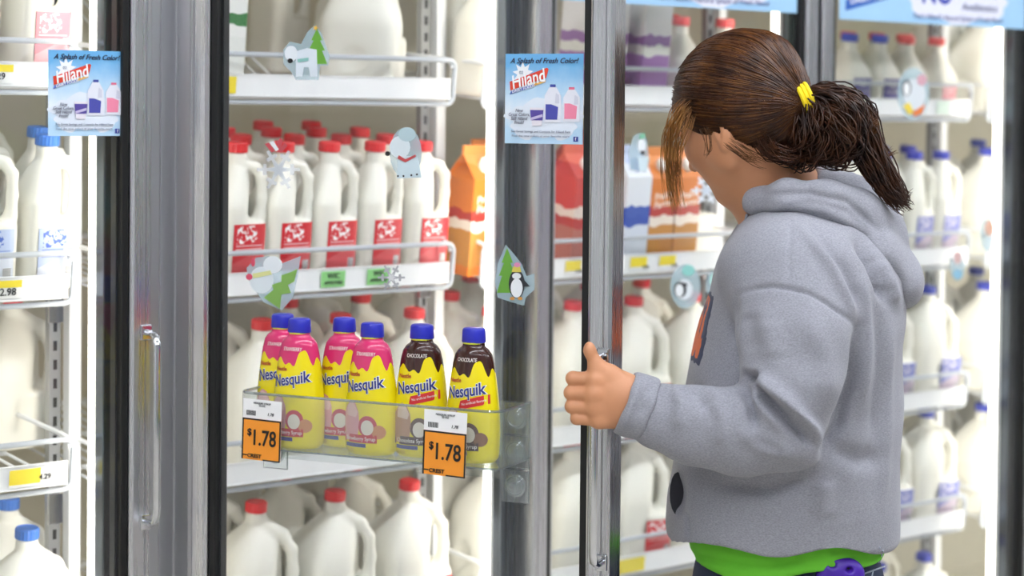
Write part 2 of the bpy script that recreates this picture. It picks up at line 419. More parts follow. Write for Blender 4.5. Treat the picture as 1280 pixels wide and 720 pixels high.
# ------------------------------------------------------------------ gravity-feed wire shelves
TILT = math.radians(6)
SW = .665; SD = .62; SY = .17
def shelf_meshes():
    d = MB(); n = 26
    for i in range(n):
        x = .01+(SW-.02)*i/(n-1); d.tube([(x, .0, -.003), (x, SD, -.003)], .0026, 5)
    for y in (.01, .2, .4, .61): d.tube([(0, y, -.0085), (SW, y, -.0085)], .004, 6)
    dm = d.me('wire_deck', WIREW)
    r = MB(); a, b, z0, z1, q = -.012, SW+.012, -.016, .064, .014
    loop = []
    for cx, cz, s0 in ((b-q, z1-q, 0), (a+q, z1-q, 90), (a+q, z0+q, 180), (b-q, z0+q, 270)):
        for k in range(5):
            t = math.radians(s0+k*22.5); loop.append((cx+q*math.cos(t), -.004, cz+q*math.sin(t)))
    r.tube(loop, .0045, 8, closed=True); rm = r.me('front_rail', WIREG, True)
    c = MB(); c.add([(0, -.012, -.004), (SW, -.012, -.004), (SW, -.0095, .03), (0, -.0095, .03), (0, -.0085, -.004), (SW, -.0085, -.004), (SW, -.0065, .03), (0, -.0065, .03)],
                    [(0, 1, 2, 3), (7, 6, 5, 4), (3, 2, 6, 7), (4, 5, 1, 0), (0, 3, 7, 4), (1, 5, 6, 2)])
    c.box((0, -.0135, -.006), (SW, -.0085, -.0035)); c.box((0, -.011, .0295), (SW, -.0062, .0315))
    cm = c.me('price_channel', CHAN)
    s = MB().tube([(0, -.004, .05), (0, .004, .063), (0, .02, .065), (0, SD, .05), (0, SD+.004, -.003)], .004, 7).me('side_rail', WIREW, True)
    bk = MB().box((-.004, SD-.1, -.06), (.004, SD, -.012)).box((-.012, SD, -.07), (.012, SD+.006, 0)).me('bracket', STEEL)
    return dm, rm, cm, s, bk
DM, RM, CM, SM, BKM = shelf_meshes()
SHELF = {}
BAYN = {-1: 'leftmost bay', 0: 'open door bay', 1: 'bay behind the girl', 2: 'rightmost bay', 3: 'bay past the rightmost strip'}
LEVN = {'A': 'top', 'B': 'second', 'C': 'third', 'D': 'fourth', 'E': 'fifth'}
def make_shelf(u, lev, zt):
    o = empty('wire_shelf', (P*u+.03, SY, zt-.03)); o.rotation_euler = (TILT, 0, 0)
    obj('wire_deck', DM, o); obj('front_rail', RM, o); obj('price_channel', CM, o)
    for x in (-.006, SW+.006): obj('side_rail', SM, o, (x, 0, 0))
    for x in (.02, SW-.02): obj('bracket', BKM, o, (x, 0, 0))
    tag(o, 'white wire shelf with price channel, %s in the %s' % ({'A': 'topmost', 'B': 'second down', 'C': 'third down', 'D': 'fourth down', 'E': 'fifth down'}[lev], BAYN[u]), 'shelf', 'white wire cooler shelves')
    SHELF[u, lev] = (P*u+.03, SY, zt-.03)
for u, zs in {-1: (1.566, 1.236, .943, .60), 0: (1.555, 1.223, .905, .59), 1: (1.549, 1.218, .897, .625), 2: (1.532, 1.195, .872, .586, .25), 3: (1.53, 1.19, .87, .58)}.items():
    for lev, z in zip('ABCDE', zs): make_shelf(u, lev, z)
for u in range(-1, 4):                    # uprights between the shelf runs
    c = P*(u+1)
    p = MB().box((c+.008, .29, .14), (c+.03, .315, 2.03), .003); p_ = p.build('upright_post', WIREW)
    tag(p_, 'white square shelf post at the right end of the %s' % BAYN[u], 'post', 'white shelf posts')
    s = MB()
    s.box((c-.026, .295, .14), (c-.006, .31, 2.03))
    st = s.build('slotted_standard', STEEL); tag(st, 'slotted steel shelf standard at the right end of the %s' % BAYN[u], 'upright', 'slotted steel standards')
    q = MB()
    for k in range(58): q.box((c-.019, .2935, .2+k*.031), (c-.013, .2955, .216+k*.031))
    q.build('slots', BLACKP, st)['kind'] = 'stuff'
    for zz in (1.175, .845): MB().box((c-.03, .288, zz-.03), (c-.004, .2945, zz+.02), .001).build('bracket_plate', CHROME, st)

# ------------------------------------------------------------------ milk jugs
HANG = math.radians(-36)                  # the handle sits on the front right corner
def jug_mesh(kind):
    if kind == 'half':  w, H, zb, nr, zn = .0475, .226, .135, .0165, .205
    elif kind == 'gallon': w, H, zb, nr, zn = .073, .235, .115, .0175, .214
    else: w, H, zb, nr, zn = .0455, .150, .075, .0165, .132
    g = SDF((-w-.02, -w-.02, -.01), (w+.02, w+.02, H+.012), .0032 if kind != 'gallon' else .0042)
    def body(X, Y, Z):
        t = np.clip((Z-zb)/(zn-zb), 0, 1)
        sh = (1-t**1.75) if kind == 'gallon' else (1-t**1.25)
        ww = nr+(w-nr)*sh
        foot = np.clip((.012-Z)/.012, 0, 1); ww = ww-.006*foot**2
        n_ = 5-2.8*t
        r = (np.abs(X)**n_+np.abs(Y)**n_+1e-20)**(1/n_)
        d = (r-ww)*(1-.35*((t > 0) & (t < 1)))
        d = np.maximum(d, -Z); return np.maximum(d, Z-H)
    g.put(body, (-w, -w, 0), (w, w, H), .004)
    a = w/.0475
    if kind != 'short':
        x0 = .023*a if kind == 'half' else .041; zl, zh = (.112, .196) if kind == 'half' else (.098, .196)
        ex, ey = math.cos(HANG), math.sin(HANG); x0 = x0*1.12
        g.put(lambda X, Y, Z: np.maximum(np.maximum(x0-(X*ex+Y*ey)+0*Z, zl-Z), Z-zh), (-w-.01, -w-.01, zl), (w+.01, w+.01, zh), .012, 's')
        hp = [(.010, 0, .207), (.030, 0, .2), (.040, 0, .183), (.0415, 0, .15), (.0405, 0, .118), (.034, 0, .104)] if kind == 'half' else \
             [(.014, 0, .212), (.043, 0, .196), (.058, 0, .172), (.062, 0, .135), (.061, 0, .105), (.052, 0, .09)]
        rr = [.010, .0095, .009, .009, .010, .013] if kind == 'half' else [.013, .0115, .0105, .0105, .012, .015]
        g.chain([(a_*1.13*ex, a_*1.13*ey, c_) for a_, b_, c_ in hp], rr, .006)
    if kind == 'gallon':                      # round dents pressed into the sides
        for s in (-1, 1): g.ell((0, s*.083, .062), (.03, .016, .03), k=.006, op='s'); g.ell((s*.083, 0, .055), (.016, .03, .03), k=.006, op='s')
    V, Q = g.net(2); return npmesh('jug_%s' % kind, V, Q, MILK)
def cap_mesh(mt, name, r=.0192):
    return MB().lathe([(r*.96, 0), (r, .001), (r, .0145), (r*.93, .017), (r*.86, .0175), (r*.82, .0165)], 40, rib=.04).me(name, mt)
def tagmat(name, base, second, logo='#ffffff', zl=(.62, .97), barcode=True):
    """printed label: two-tone ground, a loose script mark, small lines and a bar code"""
    M = bpy.data.materials.new(name); M.use_nodes = True; T = M.node_tree; N = T.nodes; L = T.links; b = N['Principled BSDF']; b.inputs['Roughness'].default_value = .35
    tc = N.new('ShaderNodeTexCoord'); sp = N.new('ShaderNodeSeparateXYZ'); L.new(tc.outputs['Generated'], sp.inputs[0])
    def ma(op, a, c=None):
        q = N.new('ShaderNodeMath'); q.operation = op
        for i, x in ((0, a), (1, c)):
            if x is None: continue
            if isinstance(x, (int, float)): q.inputs[i].default_value = x
            else: L.new(x, q.inputs[i])
        return q.outputs[0]
    X, Z = sp.outputs[0], sp.outputs[2]
    def mix(f, A, B):
        q = N.new('ShaderNodeMix'); q.data_type = 'RGBA'; L.new(f, q.inputs[0])
        for i, x in ((6, A), (7, B)):
            if isinstance(x, tuple): q.inputs[i].default_value = x
            else: L.new(x, q.inputs[i])
        return q.outputs[2]
    def band(v, lo, hi): return ma('MULTIPLY', ma('GREATER_THAN', v, lo), ma('LESS_THAN', v, hi))
    nz = N.new('ShaderNodeTexNoise'); nz.inputs['Scale'].default_value = 9; mp = N.new('ShaderNodeMapping'); mp.inputs['Scale'].default_value = (1, 0, 1.3); mp.inputs['Rotation'].default_value = (0, .5, 0)
    L.new(tc.outputs['Generated'], mp.inputs[0]); L.new(mp.outputs[0], nz.inputs['Vector'])
    scr = ma('MULTIPLY', ma('GREATER_THAN', nz.outputs['Fac'], .53), ma('MULTIPLY', band(Z, *zl), band(X, .1, .72)))
    ln = ma('GREATER_THAN', ma('SINE', ma('MULTIPLY', Z, 90.)), .55)
    lines = ma('MULTIPLY', ma('MULTIPLY', ln, ma('MULTIPLY', band(Z, .42, .6), band(X, .08, .9))), .6)
    c = mix(band(ma('ADD', Z, ma('MULTIPLY', X, -.35)), -.4, .22), rgb(base), rgb(second))
    c = mix(scr, c, rgb(logo)); c = mix(lines, c, rgb(logo))
    if barcode:
        bc = ma('MULTIPLY', band(Z, .05, .24), band(X, .72, .94)); c = mix(bc, c, rgb('#f4f4f4'))
        c = mix(ma('MULTIPLY', bc, ma('GREATER_THAN', ma('SINE', ma('MULTIPLY', Z, 230.)), .1)), c, rgb('#26262a'))
    L.new(c, b.inputs['Base Color']); MATS[name] = M; return M
LRED = tagmat('red_milk_label', '#d9232e', '#e2555a'); LPINK = tagmat('pink_milk_label', '#ef8f9c', '#f4b3bb')
LBLUE = tagmat('blue_milk_label', '#b9c8e8', '#dfe6f4', '#3f63c4'); LVIO = tagmat('violet_milk_label', '#7d84c8', '#c9b9cc', '#e8e2ea')
LPURP = tagmat('purple_milk_label', '#4b3a94', '#6a58ad', '#e9e6f4', (.72, .95), False)
def label_mesh(w, z0, z1, hw, mt, name, x0=0.):
    v = []; f = []; n = 8
    for i in range(n+1):
        x = x0-hw+2*hw*i/n; r = w+.0012-.0004
        y = -(max(r**5-abs(x)**5, 1e-12))**.2-.0006
        for z in (z0, z1): v.append((x, y, z))
    for i in range(n): f.append((2*i, 2*i+2, 2*i+3, 2*i+1))
    k = len(v); v += [(a, b_+.0012, c) for a, b_, c in v]; f += [tuple(k+q for q in reversed(g)) for g in f]
    return mesh(name, v, f, mt)
JM = {k: jug_mesh(k) for k in ('half', 'gallon', 'short')}
CAPM = {k: cap_mesh(m_, 'cap_'+k) for k, m_ in dict(red=REDCAP, blue=BLUECAP, navy=NAVYCAP, teal=TEALCAP, coral=PINKCAP).items()}
JH = {'half': .226, 'gallon': .235, 'short': .150}
LABM = {('half', 'red'): label_mesh(.0475, .022, .108, .033, LRED, 'label_red', .004), ('half', 'pink'): label_mesh(.0475, .022, .108, .033, LPINK, 'label_pink', .004),
        ('half', 'blue'): label_mesh(.0475, .02, .1, .034, LBLUE, 'label_blue'), ('half', 'violet'): label_mesh(.0475, .02, .1, .032, LVIO, 'label_violet'),
        ('gallon', 'red'): label_mesh(.073, .015, .085, .034, LRED, 'label_red_gallon', .028), ('gallon', 'violet'): label_mesh(.073, .02, .095, .034, LVIO, 'label_violet_gallon', .026),
        ('short', 'purple'): label_mesh(.0455, .012, .072, .034, LPURP, 'label_purple_short'), ('short', 'pink'): label_mesh(.0455, .012, .06, .033, LPINK, 'label_pink_short', .006)}
rnd = random.Random(5)
RT = Matrix.Rotation(TILT, 4, 'X')
def on_shelf(u, lev, x, v, yaw=0., z=0.):
    s = SHELF[u, lev]
    return Matrix.Translation((x, s[1], s[2])) @ RT @ Matrix.Translation((0, v, z)) @ Matrix.Rotation(yaw, 4, 'Z')
def jug(u, lev, x, v, kind, cap, lab, label, yaw=0., group=None, cat='milk jug'):
    o = obj('milk_jug', JM[kind]); o.matrix_world = on_shelf(u, lev, x-.016, v, yaw+rnd.uniform(-.04, .04), .0004)
    c = obj('cap', CAPM[cap], o, (0, 0, JH[kind]-.001))
    if lab: obj('label', LABM[kind, lab], o)
    tag(o, label, cat, group); return o
ORD = ['first', 'second', 'third', 'fourth', 'fifth', 'sixth', 'seventh', 'eighth']
ROWN = ['front row', 'second row', 'third row', 'back row']
HALF_V = [.066, .171, .276, .381]; GAL_V = [.088, .248, .408]
def row(u, lev, r, kind, caps, lab, xs, desc, yaw=0.):
    V = (HALF_V if kind != 'gallon' else GAL_V)[r]
    for i, x in enumerate(xs):
        cp = caps if isinstance(caps, str) else caps[i]; lb = lab if isinstance(lab, str) or lab is None else lab[i]
        cn = {'navy': 'violet-blue', 'coral': 'coral'}.get(cp, cp); size = {'half': 'slim', 'gallon': 'big', 'short': 'short'}[kind]
        jug(u, lev, x, V, kind, cp, lb, '%s %s-capped milk jug, %s from left in %s, %s' % (size, cn, ORD[i], ROWN[r], desc), yaw, 'milk jugs on the %s shelf, %s' % (LEVN[lev], BAYN[u]))
# open door bay
dB = 'shelf with green tags'
row(0, 'B', 0, 'half', 'red', 'red', (.293, .388, .484, .583, .689), dB, .05)
row(0, 'B', 1, 'half', 'red', 'red', (.26, .368, .48, .583, .685), dB); row(0, 'B', 2, 'half', 'red', 'red', (.30, .40, .50, .6, .7), dB)
row(0, 'B', 3, 'half', 'red', None, (.33, .44, .55, .66), dB)
dC = 'third shelf behind the open door'
row(0, 'C', 0, 'gallon', 'red', None, (.36, .525, .69), dC, -.06); row(0, 'C', 1, 'gallon', 'red', None, (.36, .52, .685), dC); row(0, 'C', 2, 'gallon', 'red', None, (.36, .52, .68), dC)
dD = 'bottom shelf behind the open door'
row(0, 'D', 0, 'gallon', 'red', [None, None, 'red'], (.350, .516, .682), dD, -.08); row(0, 'D', 1, 'gallon', 'red', None, (.35, .51, .67), dD, .05); row(0, 'D', 2, 'gallon', 'red', None, (.36, .52, .68), dD)
# leftmost bay
row(-1, 'A', 0, 'half', 'red', 'pink', (-.30, -.195, -.075), 'top shelf of leftmost bay', .12); row(-1, 'A', 1, 'half', 'red', 'pink', (-.26, -.15, -.05), 'top shelf of leftmost bay')
row(-1, 'B', 0, 'half', 'blue', 'blue', (-.165, -.058), 'shelf left of steel frame', .1); row(-1, 'B', 1, 'half', 'blue', None, (-.22, -.12, -.02), 'shelf left of steel frame'); row(-1, 'B', 2, 'gallon', 'blue', None, (-.2, -.03), 'shelf left of steel frame')
row(-1, 'C', 1, 'gallon', 'red', None, (-.2, -.03), 'half empty wire shelf', .05); row(-1, 'C', 2, 'gallon', 'red', None, (-.16, -.0), 'half empty wire shelf', .04)
row(-1, 'D', 0, 'gallon', 'blue', None, (-.245, -.080), 'bottom shelf of leftmost bay', -.08); row(-1, 'D', 1, 'gallon', 'blue', None, (-.2, -.035), 'bottom shelf of leftmost bay', .05); row(-1, 'D', 2, 'gallon', 'blue', None, (-.17, -.01), 'bottom shelf of leftmost bay', .05)
# bay behind the girl
row(1, 'C', 0, 'gallon', 'red', [None, None, 'red', None], (.875, 1.082, 1.245, 1.41), 'third shelf behind the girl', -.1)
row(1, 'C', 1, 'gallon', 'red', None, (.9, 1.07, 1.27, 1.42), 'third shelf behind the girl', .04); row(1, 'C', 2, 'gallon', 'red', None, (.9, 1.08, 1.25, 1.42), 'third shelf behind the girl')
row(1, 'D', 0, 'gallon', 'red', [None, None, 'red', None], (.90, 1.085, 1.25, 1.415), 'bottom shelf behind the girl', -.1); row(1, 'D', 1, 'gallon', 'red', None, (.9, 1.07, 1.24, 1.41), 'bottom shelf behind the girl', .05)
# rightmost bay
row(2, 'A', 0, 'short', ['navy', 'navy', 'coral', 'coral'], ['purple', 'purple', None, 'pink'], (1.882, 1.984, 2.079, 2.187), 'top shelf of rightmost bay', .1)
row(2, 'A', 1, 'short', 'coral', None, (1.90, 2.0, 2.1, 2.2), 'top shelf of rightmost bay')
row(2, 'B', 0, 'half', 'navy', 'violet', (1.79, 1.89, 1.99, 2.103, 2.20), 'second shelf of rightmost bay', .1); row(2, 'B', 1, 'half', 'navy', None, (1.9, 2.0, 2.11, 2.21), 'second shelf of rightmost bay'); row(2, 'B', 2, 'half', 'navy', None, (2.0, 2.11, 2.21), 'second shelf of rightmost bay')
for lev, nm in (('C', 'third'), ('D', 'fourth'), ('E', 'fifth')):
    row(2, lev, 0, 'gallon', 'navy', 'violet', (1.85, 2.02, 2.185), nm+' shelf of rightmost bay', -.1); row(2, lev, 1, 'gallon', 'navy', None, (1.87, 2.03, 2.19), nm+' shelf of rightmost bay', .05)
for lev, nm in (('A', 'top'), ('B', 'second'), ('C', 'third'), ('D', 'fourth')):
    row(3, lev, 0, 'gallon', 'navy', None, (2.40, 2.57), nm+' shelf beyond rightmost light strip', .05); row(3, lev, 1, 'gallon', 'navy', None, (2.42, 2.58), nm+' shelf beyond rightmost light strip', .05)

# ------------------------------------------------------------------ flat art helpers
def ellp(cx, cz, rx, rz, n=20, a0=0., rot=0.):
    o = []
    for k in range(n):
        t = a0+2*math.pi*k/n; x, z = rx*math.cos(t), rz*math.sin(t)
        o.append((cx+x*math.cos(rot)-z*math.sin(rot), cz+x*math.sin(rot)+z*math.cos(rot)))
    return o
def star(cx, cz, r0, r1, n, rot=0.): return [(cx+(r0 if k % 2 else r1)*math.cos(rot+math.pi*k/n), cz+(r0 if k % 2 else r1)*math.sin(rot+math.pi*k/n)) for k in range(2*n)]
D2M = Matrix.Translation((D2LOC[0], D2LOC[1], 0)) @ Matrix.Rotation(D2A, 4, 'Z'); D2I = D2M.inverted()
D2N = np.array(D2M.to_3x3() @ Vector((0, -1, 0)))
def d2(px, py, off=.015):
    """pixel -> local (x, z) on the open door's plane y = off"""
    p0 = np.array(D2M @ Vector((0, off, 0))); q = D2I @ atP(px, py, p0, D2N); return (q.x, q.z)
def dc(px, py, Y=.015): q = atY(px, py, Y); return (q.x, q.z)
PAL = {}
def ink(h):
    if h not in PAL:
        PAL[h] = mat('ink_'+h.lstrip('#'), h, .4, noise=(60, .03))
        if h in ('#bfd9e2', '#d3dce6', '#e6ebf1'): PAL[h].node_tree.nodes['Principled BSDF'].inputs['Alpha'].default_value = .45   # see-through vinyl
    return PAL[h]
def sheet_mat(name, top, bottom, splash='#ffffff', amt=.5):
    M = bpy.data.materials.new(name); M.use_nodes = True; T = M.node_tree; N = T.nodes; L = T.links; b = N['Principled BSDF']; b.inputs['Roughness'].default_value = .3
    tc = N.new('ShaderNodeTexCoord'); sp = N.new('ShaderNodeSeparateXYZ'); L.new(tc.outputs['Generated'], sp.inputs[0])
    nz = N.new('ShaderNodeTexNoise'); nz.inputs['Scale'].default_value = 5; nz.inputs['Detail'].default_value = 5; L.new(tc.outputs['Generated'], nz.inputs['Vector'])
    ad = N.new('ShaderNodeMath'); ad.operation = 'MULTIPLY_ADD'; L.new(nz.outputs['Fac'], ad.inputs[0]); ad.inputs[1].default_value = amt; L.new(sp.outputs[2], ad.inputs[2])
    cr = N.new('ShaderNodeValToRGB'); L.new(ad.outputs[0], cr.inputs[0])
    e = cr.color_ramp.elements; e[0].position = .3; e[0].color = rgb(bottom); e[1].position = 1.25 if False else 1.0; e[1].color = rgb(top)
    n2 = e.new(.45); n2.color = rgb(splash); n3 = e.new(.72); n3.color = rgb(bottom)
    L.new(cr.outputs[0], b.inputs['Base Color']); MATS[name] = M; return M
SHEET = sheet_mat('poster_print', '#6fb4e6', '#bcdcf4', '#e9f1fa', .25)
BANNER = mat('banner_print', '#a3cdee', .35, noise=(14, .08))

def poster(parent_m, w, h, label):
    r = obj('poster', None); r.empty_display_size = .02; r.matrix_world = parent_m
    MB().poly([(0, 0), (w, 0), (w, h), (0, h)], .0006, 0).build('sheet', SHEET, r)
    def pl(name, pts, c, lay): return MB().poly([(x*w, z*h) for x, z in pts], .0003, -.0003*lay).build(name, ink(c), r)
    random.seed(3)
    blob = [(.5+.46*math.cos(t)*(1+.10*math.sin(7*t)+.07*math.sin(13*t)), .27+.22*math.sin(t)*(1+.16*math.sin(5*t)+.1*math.sin(11*t))) for t in [2*math.pi*k/64 for k in range(64)]]
    pl('milk_splash', blob, '#e3ebf6', 1)
    pl('burst', star(.23, .78, .075, .135, 9, .2), '#f4f6fa', 2)
    text('burst_mark', '02', .05*h, ink('#8d98a8'), r, (.21*w, -.0012, .79*h))
    pl('logo_ground', [(.07, .59), (.53, .73), (.56, .83), (.54, .845), (.10, .70), (.06, .69)], '#e0452e', 3)
    text('logo', 'Hiland', .21*h, ink('#fbfbfb'), r, (.30*w, -.0016, .715*h), (math.pi/2, -.22, 0), .15, .012, width=.44*w)
    pl('logo_band', [(.06, .545), (.40, .645), (.41, .675), (.08, .585)], '#5f78c8', 3)
    text('logo_sub', 'DAIRY FOODS', .05*h, ink('#f4f6fb'), r, (.24*w, -.0016, .612*h), (math.pi/2, -.26, 0), .1, .01, width=.3*w)
    pl('ribbon', [(.37, .64), (.52, .685), (.53, .71), (.39, .675)], '#f0b860', 4)
    text('headline', 'A Splash of Fresh Color!', .085*h, ink('#2b2440'), r, (.5*w, -.0012, .92*h), (math.pi/2, 0, 0), .35, .006, width=.88*w)
    def pjug(cx, z0, hh, cap, lab):
        q = .105; pl('jug_picture', [(cx-q, z0), (cx+q, z0), (cx+q, z0+hh*.7), (cx+.045, z0+hh*.93), (cx-.045, z0+hh*.93), (cx-q, z0+hh*.7)], '#e6e8f2', 5)
        pl('jug_shade', [(cx+.03, z0+hh*.5), (cx+.085, z0+hh*.5), (cx+.08, z0+hh*.72), (cx+.04, z0+hh*.78)], '#d2d4e2', 6)
        pl('cap_picture', [(cx-.035, z0+hh*.93), (cx+.035, z0+hh*.93), (cx+.035, z0+hh), (cx-.035, z0+hh)], cap, 6)
        pl('label_picture', [(cx-.09, z0+.03), (cx+.06, z0+.03), (cx+.07, z0+.17), (cx-.02, z0+.2), (cx-.09, z0+.2)], lab, 6)
    pjug(.62, .24, .42, '#3f4a9e', '#4b4fa8'); pjug(.86, .25, .38, '#e2718e', '#ee8aa6')
    pl('cup_picture', [(.36, .2), (.48, .2), (.51, .4), (.33, .4)], '#e9e4ec', 7); pl('cup_band', [(.345, .26), (.495, .26), (.505, .375), (.335, .375)], '#56489a', 8); pl('cup_stripe', [(.345, .26), (.495, .3), (.495, .33), (.345, .29)], '#c9bfe0', 9)
    text('side_note', 'New\nGreat Colors,\nStill Hiland\nFresh!', .052*h, ink('#55586c'), r, (.19*w, -.0024, .30*h), (math.pi/2, 0, 0), .25, 0, width=.27*w)
    text('fine_print', 'See Great Savings and Contests for Hiland Fans', .035*h, ink('#6a7288'), r, (.47*w, -.0022, .135*h), width=.76*w)
    text('fine_print', 'Find the new colors at your favorite store', .033*h, ink('#7a8299'), r, (.47*w, -.0022, .085*h), width=.74*w)
    pl('corner_badge', [(.885, .03), (.945, .03), (.945, .085), (.885, .085)], '#3a4aa0', 3); text('badge_mark', 'f', .05*h, WHITEP, r, (.915*w, -.0016, .057*h), bold=.01)
    tag(r, label, 'poster', 'blue dairy posters on the doors'); return r
a, b = dc(60, 170), dc(154.5, 62); poster(Matrix.Translation((a[0], .0148, a[1])), b[0]-a[0], b[1]-a[1]-.003, 'blue dairy poster on the leftmost glass door')
a, b = d2(631, 179), d2(729.5, 67); poster(D2M @ Matrix.Translation((a[0], .0148, a[1])), b[0]-a[0], b[1]-a[1], 'blue dairy poster at top right of the open glass door')

def banner(xl, xr, zb0, label, X):
    """wide strip along the top of a closed door; X maps the lettering across its width"""
    w = xr-xl; r = empty('banner', (xl, .0148, zb0)); h = .17
    MB().poly([(0, 0), (w, 0), (w, h), (0, h)], .0006, 0).build('sheet', BANNER, r)
    n = 40; pts = [(w*(.62+.27*math.cos(t)*(1+.05*math.sin(9*t))), .05+.045*math.sin(t)*(1+.2*math.sin(7*t))) for t in [2*math.pi*k/n for k in range(n)]]
    MB().poly([(x, max(z, .002)) for x, z in pts], .0003, -.0003).build('milk_splash', ink('#e4e6f4'), r)
    text('slogan', "That's Hiland's Natural Splash of Fresh Flavor", .016, ink('#5d5f92'), r, (w*.62, -.0007, .0155), shear=.15, width=w*.5)
    MB().poly([(w*.04, .035), (w*.30, .075), (w*.34, .125), (w*.05, .085)], .0003, -.0003).build('logo_ground', ink('#d8402c'), r)
    MB().poly([(w*.03, .018), (w*.30, .056), (w*.32, .078), (w*.03, .04)], .0003, -.0006).build('logo_band', ink('#2f62b8'), r)
    text('logo', 'Hiland', .06, WHITEP, r, (w*.19, -.0009, .083), (math.pi/2, -.15, 0), .15, .01, width=w*.26)
    text('logo_sub', 'DAIRY FOODS', .018, WHITEP, r, (w*.17, -.0009, .049), (math.pi/2, -.15, 0), .1, .012, width=w*.24)
    text('big_word', 'NO', .075, ink('#2d3fae'), r, (w*.5, -.0009, .068), (math.pi/2, 0, 0), 0, .022, width=w*.16)
    text('word', 'Antibiotics', .022, ink('#4b4f7a'), r, (w*.735, -.0009, .041), (math.pi/2, 0, 0), .12, .004, width=w*.2)
    text('word', 'Artificial Hormones', .018, ink('#4b4f7a'), r, (w*.735, -.0009, .07), (math.pi/2, 0, 0), .12, .004, width=w*.2)
    tag(r, label, 'banner', 'blue banners along the door tops'); return r
q = dc(784, 7); banner(P+.071, 2*P-.057, dc(994, 19)[1]+.004, 'pale blue dairy banner above the girl head', None)
banner(2*P+.071, 3*P-.057, dc(1160, 30)[1], 'pale blue dairy banner atop the rightmost door', None)

# ------------------------------------------------------------------ winter window clings
def cling(mapf, M0, y0, label, shapes):
    """shapes: (part name, colour, [pixel outline]); each layer a hair nearer the viewer"""
    allp = [mapf(*p) for _, _, pts in shapes for p in pts]
    cx = sum(p[0] for p in allp)/len(allp); cz = sum(p[1] for p in allp)/len(allp)
    r = empty('window_cling'); r.matrix_world = M0 @ Matrix.Translation((cx, y0, cz))
    for i, (nm, c, pts) in enumerate(shapes):
        L_ = [mapf(*p) for p in pts]; MB().poly([(x-cx, z-cz) for x, z in L_], .0003, -.0003*(i+1)).build(nm, ink(c), r)
    tag(r, label, 'window cling', 'winter window clings'); return r
def tree(cx, top, bot, w):
    h = bot-top; o = [(cx, top)]; lv = [(.33, .55), (.33, .3), (.62, .8), (.62, .5), (1., 1.)]
    R_ = [(cx+w*b, top+h*a) for a, b in lv]; L_ = [(cx-w*b, top+h*a) for a, b in reversed(lv)]
    return o+R_+L_
def fl(cx, cy, r):           # six-armed snowflake outline
    o = []
    for k in range(6):
        a = math.pi/3*k
        for (q, t) in ((.22, -.5), (.55, -.12), (.6, -.42), (.75, -.36), (.74, -.1), (1., -.07), (1., .07), (.74, .1), (.75, .36), (.6, .42), (.55, .12)):
            o.append((cx+r*q*math.cos(a+t), cy+r*q*math.sin(a+t)))
    return o
E2 = lambda cx, cy, rx, ry, rot=0.: ellp(cx, cy, rx, ry, 18, 0, rot)
PALE = '#bfd9e2'
cd2 = lambda lb, sh: cling(d2, D2M, .0155, lb, sh)
cd2('polar bear and green tree cling at top of the open door', [('backing', PALE, [(354, 62), (362, 52), (376, 55), (384, 40), (394, 31), (402, 42), (412, 70), (410, 82), (400, 82), (398, 100), (370, 100), (364, 90), (354, 80)]), ('tree', '#6cab3c', tree(396, 36, 80, 13)), ('body', '#dfe9f2', [(370, 64), (384, 60), (396, 62), (397, 96), (388, 96), (386, 84), (380, 84), (378, 96), (370, 96)]), ('head', '#e8eff5', E2(364, 67, 8, 10)), ('nose', '#17181c', E2(363, 76, 3.4, 3)), ('scarf', '#8fc7c0', [(372, 74), (386, 72), (386, 76), (373, 78)]), ('star', '#f0c048', star(395, 35, 1.5, 4, 5))])
cd2('small bear cling with red scarf near the red caps', [('backing', PALE, E2(507, 191, 20, 32)), ('body', '#cfe2ea', [(497, 195), (522, 195), (527, 222), (496, 223)]), ('head', '#dce8ee', E2(500, 184, 13, 14)), ('hat', '#b7cfd6', E2(509, 168, 11, 9)), ('scarf', '#c24b4e', [(497, 198), (507, 203), (520, 196), (520, 193), (507, 199), (499, 194)]), ('nose', '#17181c', E2(485, 192, 3.2, 3)), ('button', '#17181c', E2(498, 220, 1.2, 1.2)), ('button', '#17181c', E2(505, 220, 1.2, 1.2)), ('button', '#17181c', E2(515, 219, 1.2, 1.2)), ('button', '#17181c', E2(522, 218, 1.2, 1.2))])
cd2('pale snowflake cling with red striped bow on the open door', [('snowflake', '#e6ebf1', fl(348, 212, 27)), ('centre', '#d3dce6', star(348, 212, 5, 11, 6)), ('stripe', '#c9515a', [(331, 180), (336, 178), (344, 188), (340, 191)]), ('stripe', '#e9eef2', [(337, 178), (342, 176), (349, 187), (345, 189)]), ('stripe', '#c9515a', [(346, 178), (351, 172), (354, 176), (350, 190)]), ('stripe', '#c9515a', [(356, 178), (360, 182), (352, 191), (348, 190)])])
cd2('snowman cling with green tree above the strawberry bottles', [('backing', PALE, [(308, 335), (320, 322), (336, 320), (350, 330), (376, 320), (372, 345), (366, 372), (352, 388), (330, 378), (318, 362), (310, 348)]), ('body', '#dfe9ee', E2(327, 350, 15, 17)), ('head', '#e6edf1', E2(341, 331, 12, 11)), ('tree', '#84b458', [(372, 336), (368, 352), (360, 356), (364, 366), (352, 368), (350, 386), (330, 372), (342, 362), (340, 356), (352, 352), (352, 344), (364, 340)]), ('scarf', '#e0e29a', [(316, 342), (338, 338), (340, 343), (317, 348)]), ('mitten', '#d8506a', E2(312, 346, 4, 4)), ('mitten', '#d8506a', E2(317, 328, 2.5, 5))])
cd2('silver glitter snowflake cling beside the green tags', [('snowflake', '#b3b6ba', fl(489, 347, 17)), ('centre', '#dcdedf', star(489, 347, 3, 6, 6))])
